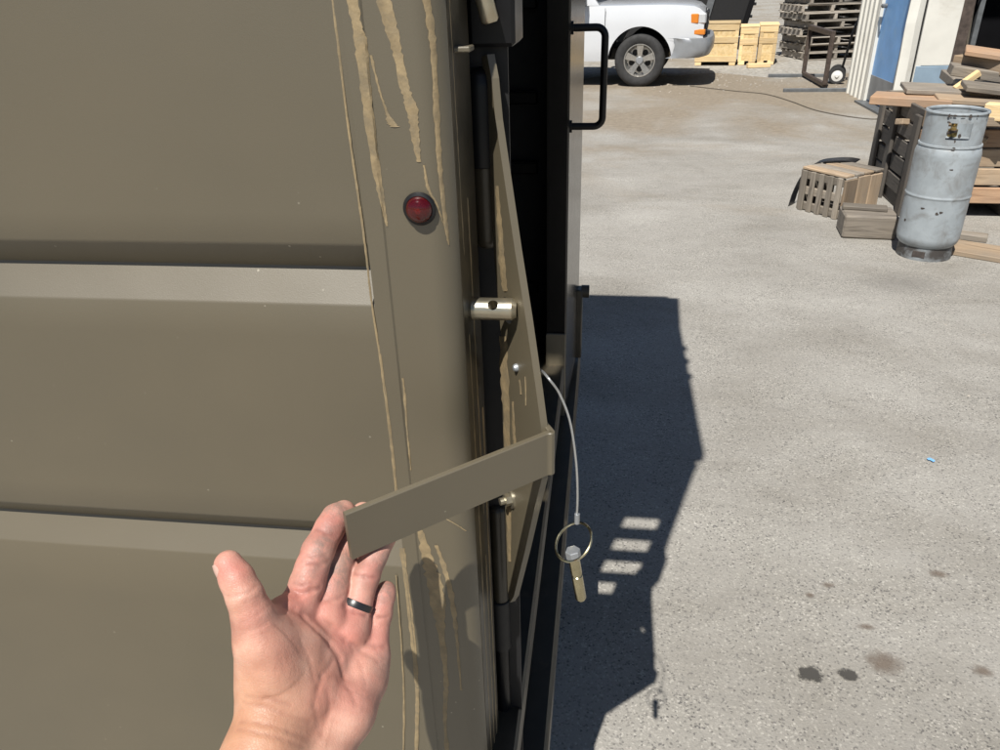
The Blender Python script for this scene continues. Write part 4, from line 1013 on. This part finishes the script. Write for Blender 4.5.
for x in (-1.8, .1): MB().box((x, .1, 0), (x+.16, 1.8, .25), .01).build('skid', 'black_dull', SKP)

# ------------------------------------------------------------------ pallet stack
q = ground(818, 60)
def make_pallet(label, grp):
    T = thing('pallet', label, 'pallet', group=grp)
    for x in (-.5, 0, .5): plank(T, (x, 0, .057), (1.0, .05, .085), 'wood_pallet', (0, 0, R_(90)), 'stringer')
    for i in range(6): plank(T, (0, -.45+.18*i, .110), (1.1, .095, .018), 'wood_pallet', name='deck_board')
    for i in (0, 2, 5): plank(T, (0, -.45+.18*i, .007), (1.1, .095, .016), 'wood_pallet', name='deck_board')
    return T
names = ['bottom pallet of the grey pallet stack beside the building', 'second pallet up in the grey pallet stack', 'third pallet up in the grey pallet stack', 'fourth pallet up in the grey pallet stack', 'fifth pallet up in the grey pallet stack', 'sixth pallet up in the grey pallet stack', 'seventh pallet up in the grey pallet stack', 'eighth pallet up in the grey pallet stack', 'ninth pallet up in the grey pallet stack', 'top pallet of the grey pallet stack']
base = make_pallet(names[0], 'stacked pallets')
def dup(root, label):
    r = root.copy(); COL.objects.link(r); r['label'] = label
    for ch in root.children:
        c = ch.copy(); COL.objects.link(c); c.parent = r
    return r
for i in range(10):
    p_ = base if i == 0 else dup(base, names[i])
    p_.location = (q.x+.10+random.uniform(-.09, .09), q.y+.55+random.uniform(-.08, .08), .1205*i); p_.rotation_euler = (0, 0, R_(random.uniform(-7, 7)+12)); p_.scale = (.98, .98, 1)

# ------------------------------------------------------------------ steel rack frame with long feet
ra, rb = ground(803, 77), ground(824, 89)
RK = thing('steel_rack', 'rusty rectangular steel frame standing on two long flat feet', 'rack', ra)
d = rb-ra; up = Vector((0, 0, 1)); hr = .60
def bar(a, b, s_, nm, m): 
    a, b = Vector(a), Vector(b); t = (b-a); L = t.length; o = MB().box((-L/2, -s_, -s_), (L/2, s_, s_), .004).build(nm, m, RK); o.location = (a+b)/2; o.rotation_mode = 'QUATERNION'; o.rotation_quaternion = t.to_track_quat('X', 'Z'); return o
z3 = Vector((0, 0, 0)); lift = Vector((0, 0, .05))
bar(lift, lift+up*hr, .026, 'upright', 'rust_steel'); bar(d+lift, d+lift+up*(hr+.03), .026, 'upright', 'rust_steel')
bar(lift+up*hr, d+lift+up*(hr+.0), .03, 'top_bar', 'rust_steel'); bar(lift, d+lift, .024, 'bottom_bar', 'rust_steel')
f1a, f1b = ground(768, 77), ground(833, 77); f2a, f2b = ground(783, 92), ground(858, 91.5)
bar(f1a-ra+up*.02, f1b-ra+up*.02, .022, 'foot', 'steel_grey'); bar(f2a-ra+up*.02, f2b-ra+up*.02, .022, 'foot', 'steel_grey')
# hand truck against the wall; only one wheel shows past the rack
hq = ground(834, 84)
HT_ = thing('hand_truck', 'small hand truck with white wheel hubs leaning by the building corner', 'hand truck', (hq.x+.02, hq.y, 0), R_(-15))
for y in (0, .34):
    Mw = Matrix.Translation((0, y, .105)) @ Matrix.Rotation(math.pi/2, 4, 'X')
    wl = MB().lathe([(.07, -.03), (.10, -.03), (.105, -.015), (.105, .015), (.10, .03), (.07, .03)], 28, Mw).build('wheel', 'tyre', HT_, smooth=True)
    MB().lathe([(.074, -.022), (.074, .025), (.03, .033), (.02, .045), (0, .045)], 24, Mw).build('hub', 'white_plastic', wl, smooth=True)
MB().tube([(0, -.02, .105), (0, .36, .105)], .012, 10).build('axle', 'steel_grey', HT_)
for y in (.06, .28): MB().tube([(.03, y, .03), (.10, y, .6), (.22, y, 1.05)], .014, 10).build('side_tube', 'black_paint', HT_)
MB().box((-.12, .04, .005), (.05, .30, .02), .003).build('toe_plate', 'steel_grey', HT_)
for z in (.35, .7): MB().tube([(.075+.1*(z-.3), .06, z), (.075+.1*(z-.3), .28, z)], .010, 8).build('cross_tube', 'black_paint', HT_)

# ------------------------------------------------------------------ metal building
w0, w1 = ground(846, 92), ground(903, 122)
db = (w1-w0).normalized(); nw = Vector((-db.y, db.x, 0))
if nw.x > 0: nw = -nw
BD = thing('metal_building', 'white ribbed metal workshop with blue door and dark open doorway', 'building', w0)
BO = BD.location.copy(); HB = 4.2
def bb(mb, name, m, parent=None, **k): return mb.build(name, m, parent or BD, off=BO, **k)
def along(t, o_=0, z=0): p = w0+db*t+nw*o_; return Vector((p.x, p.y, z))
Lw = (w1-w0).length
def tpx(px, py):  # parameter along the wall line of a pixel
    p = hitpl(px, py, w0, nw); return (p-w0).dot(db)
d0, d1 = tpx(868, 90), tpx(893, 100)
def ribwall(t0, t1, step, name):
    prof = []; t = t0
    while t < t1-1e-3:
        for a, o_ in ((0, .0), (.30, .0), (.38, .022), (.62, .022), (.70, .0)):
            if t+a*step < t1: prof.append((t+a*step, o_))
        t += step
    prof.append((t1, 0)); 
    return bb(MB().prism([along(a, o_, .0) for a, o_ in prof]+[along(t1, -.05, 0), along(t0, -.05, 0)], (0, 0, HB)), name, 'wall_white')
ribwall(0, d0-.02, .17, 'ribbed_sheet'); ribwall(d1+.02, Lw, .17, 'ribbed_sheet')
bb(MB().prism([along(d0-.02, -.05, 2.1), along(d0-.02, .01, 2.1), along(d1+.02, .01, 2.1), along(d1+.02, -.05, 2.1)], (0, 0, HB-2.1)), 'lintel_sheet', 'wall_white')
dr = bb(MB().prism([along(d0, -.035, .03), along(d0, -.005, .03), along(d1, -.005, .03), along(d1, -.035, .03)], (0, 0, 2.04)), 'door', 'door_blue')
bb(MB().prism([along(d0+.02, -.004, .04), along(d0+.02, .004, .04), along(d1-.02, .004, .04), along(d1-.02, -.004, .04)], (0, 0, .26)), 'kick_plate', 'door_grey', dr)
bb(MB().tube([along(d0+.10, 0, 1.0), along(d0+.10, .05, 1.0)], .022, 10).tube([along(d0+.10, .05, 1.0), along(d0+.20, .055, 1.0)], .012, 8), 'door_handle', 'steel_grey', dr)
for t in (d0-.03, d1+.0): bb(MB().prism([along(t, -.04, 0), along(t, .03, 0), along(t+.035, .03, 0), along(t+.035, -.04, 0)], (0, 0, 2.12)), 'door_frame', 'wall_white', dr)
bb(MB().prism([along(d0-.03, -.05, 0), along(d0-.03, .12, 0), along(d1+.05, .12, 0), along(d1+.05, -.05, 0)], (0, 0, .022)), 'threshold', 'steel_grey', dr)
# front: white panel with grey-blue base, then the dark doorway
pn0 = hitpl(909, 60, w1, (0, 1, 0)); yfw = w1.y
xA, xB = pn0.x, hit(951, 60, 1, yfw).x
bb(MB().box((xA+.08, yfw, .52), (xB, yfw+.12, HB), .004), 'front_panel', 'wall_white')
bb(MB().box((xA+.075, yfw-.01, 0), (xB, yfw+.12, .517), .004), 'base_panel', 'base_blue')
# torn corner flashing, bent edge strip
fl = [along(Lw, .01, 0)+Vector((.0, 0, z)) for z in (0,)]
ts = []
for i in range(15):
    z = i*.3; k = .014*math.sin(i*1.9)+.012*math.sin(i*4.2); ts.append([Vector((xA-.10+k, yfw-.03-abs(k), z)), Vector((xA-.02+k*1.3, yfw-.05+k, z)), Vector((xA+.04+k*.3, yfw-.015, z))])
mb = MB().grid(ts); mb.grid([[p+Vector((0, .006, 0)) for p in r][::-1] for r in ts])
bb(mb, 'corner_flashing', 'wall_white')
bb(MB().box((xA+.02, yfw+.02, 0), (xA+.085, yfw+.1, HB)), 'corner_gap', 'black_dull')
bb(MB().box((xB, yfw+.0, 0), (xB+.10, yfw+.14, HB), .004), 'door_track', 'rust_steel')
bb(MB().box((xB+.24, yfw+.25, 0), (xB+.29, yfw+.30, HB), .004), 'inner_post', 'steel_grey')
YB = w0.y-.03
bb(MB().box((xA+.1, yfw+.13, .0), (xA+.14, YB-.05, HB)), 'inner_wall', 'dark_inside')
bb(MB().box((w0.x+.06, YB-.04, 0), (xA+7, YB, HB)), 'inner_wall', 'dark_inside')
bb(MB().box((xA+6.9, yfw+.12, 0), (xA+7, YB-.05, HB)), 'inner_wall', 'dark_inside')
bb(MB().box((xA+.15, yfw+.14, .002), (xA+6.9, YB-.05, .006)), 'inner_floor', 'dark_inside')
bb(MB().box((w0.x-.05, yfw-.05, HB), (xA+7, YB+.05, HB+.12)), 'roof', 'wall_white')
bb(MB().box((xB+3.6, yfw, 0), (xA+7, yfw+.12, HB)), 'front_panel', 'wall_white')
# loose cable hanging inside the doorway
cb = [(xB+.16, yfw+.05, 3.0), (xB+.14, yfw+.04, 2.2), (xB+.2, yfw+.02, 1.6), (xB+.10, yfw+.03, 1.2), (xB+.12, yfw+.03, .7)]
tag(MB().tube(spline(cb, 6), .012, 8).build('cable', 'hose'), 'dark cable hanging beside the open doorway', 'cable')

# ------------------------------------------------------------------ marks and small things on the paving
def stain(px, py, rx, ry, m, label, jag=.22):
    q = ground(px, py); o = MB().add([(0, 0, 0)]+[(1.6*math.cos(k*math.pi/16), 1.6*math.sin(k*math.pi/16), 0) for k in range(32)], [(0, 1+k, 1+(k+1) % 32) for k in range(32)]).build('oil_stain', m)
    o.location = (q.x, q.y, .004); o.scale = (rx, ry, 1); return tag(o, label, 'stain')
stain(811, 675, .036, .026, 'oil', 'larger dark oil spot on the pale paving'); stain(848, 676, .025, .021, 'oil', 'smaller dark oil spot next to the larger one')
stain(884, 664, .042, .034, 'oil_brown', 'broad faint brown stain beside the dark oil spots', .35)
stain(938, 575, .024, .014, 'oil_brown', 'faint tan smudge on the paving above the brown stain', .35)
stain(810, 596, .013, .009, 'oil_brown', 'tiny brownish drip mark above the oil spots', .3)
stain(828, 586, .016, .010, 'oil_brown', 'pale brown drip mark beside the tiny one', .3)
stain(982, 672, .022, .016, 'oil_brown', 'speckled brown mark to the side of the broad brown stain', .4)
stain(866, 628, .020, .010, 'oil_brown', 'thin brown smear above the broad brown stain', .4)
stain(905, 284, .20, .13, 'oil_faint', 'wide dull stain on the paving in front of the gas cylinder', .3)
q = ground(930.5, 461); o = blob(0, 0, .010, .010, 0, 9, .3).build('litter', 'blue_litter'); o.location = (q.x, q.y, .006); tag(o, 'scrap of bright blue litter on the paving', 'litter')
hp = [ground(*p, .0055) for p in [(690, 86), (735, 91), (765, 94), (790, 101), (815, 110), (845, 116), (872, 119), (886, 118)]]
tag(MB().tube(spline([tuple(p) for p in hp], 6), .0055, 8).build('hose', 'hose'), 'thin dark hose snaking over the paving towards the building', 'hose')

# loose stones and wood chips along the edge of the gravel: nobody could count them
mb = MB()
for i in range(520):
    if i < 380: x, y, r = random.uniform(.6, 3.4), random.gauss(12.1, .8), random.uniform(.006, .017)
    else: x, y, r = random.uniform(.4, 3.4), random.uniform(2.2, 9), random.uniform(.003, .009)
    if y > 13.2 and x < 3: continue
    a = random.uniform(0, 3.14); vs = []
    for k in range(5): vs.append((x+r*random.uniform(.7, 1.2)*math.cos(a+k*1.257), y+r*random.uniform(.6, 1.1)*math.sin(a+k*1.257), 0))
    vs.append((x+r*.2, y, r*random.uniform(.5, .9)))
    mb.add(vs, [(k, (k+1) % 5, 5) for k in range(5)])
o = mb.build('loose_stones', 'gravel_light', kind='stuff'); o['label'] = 'loose pale stones scattered along the edge of the gravel'; o['category'] = 'stones'
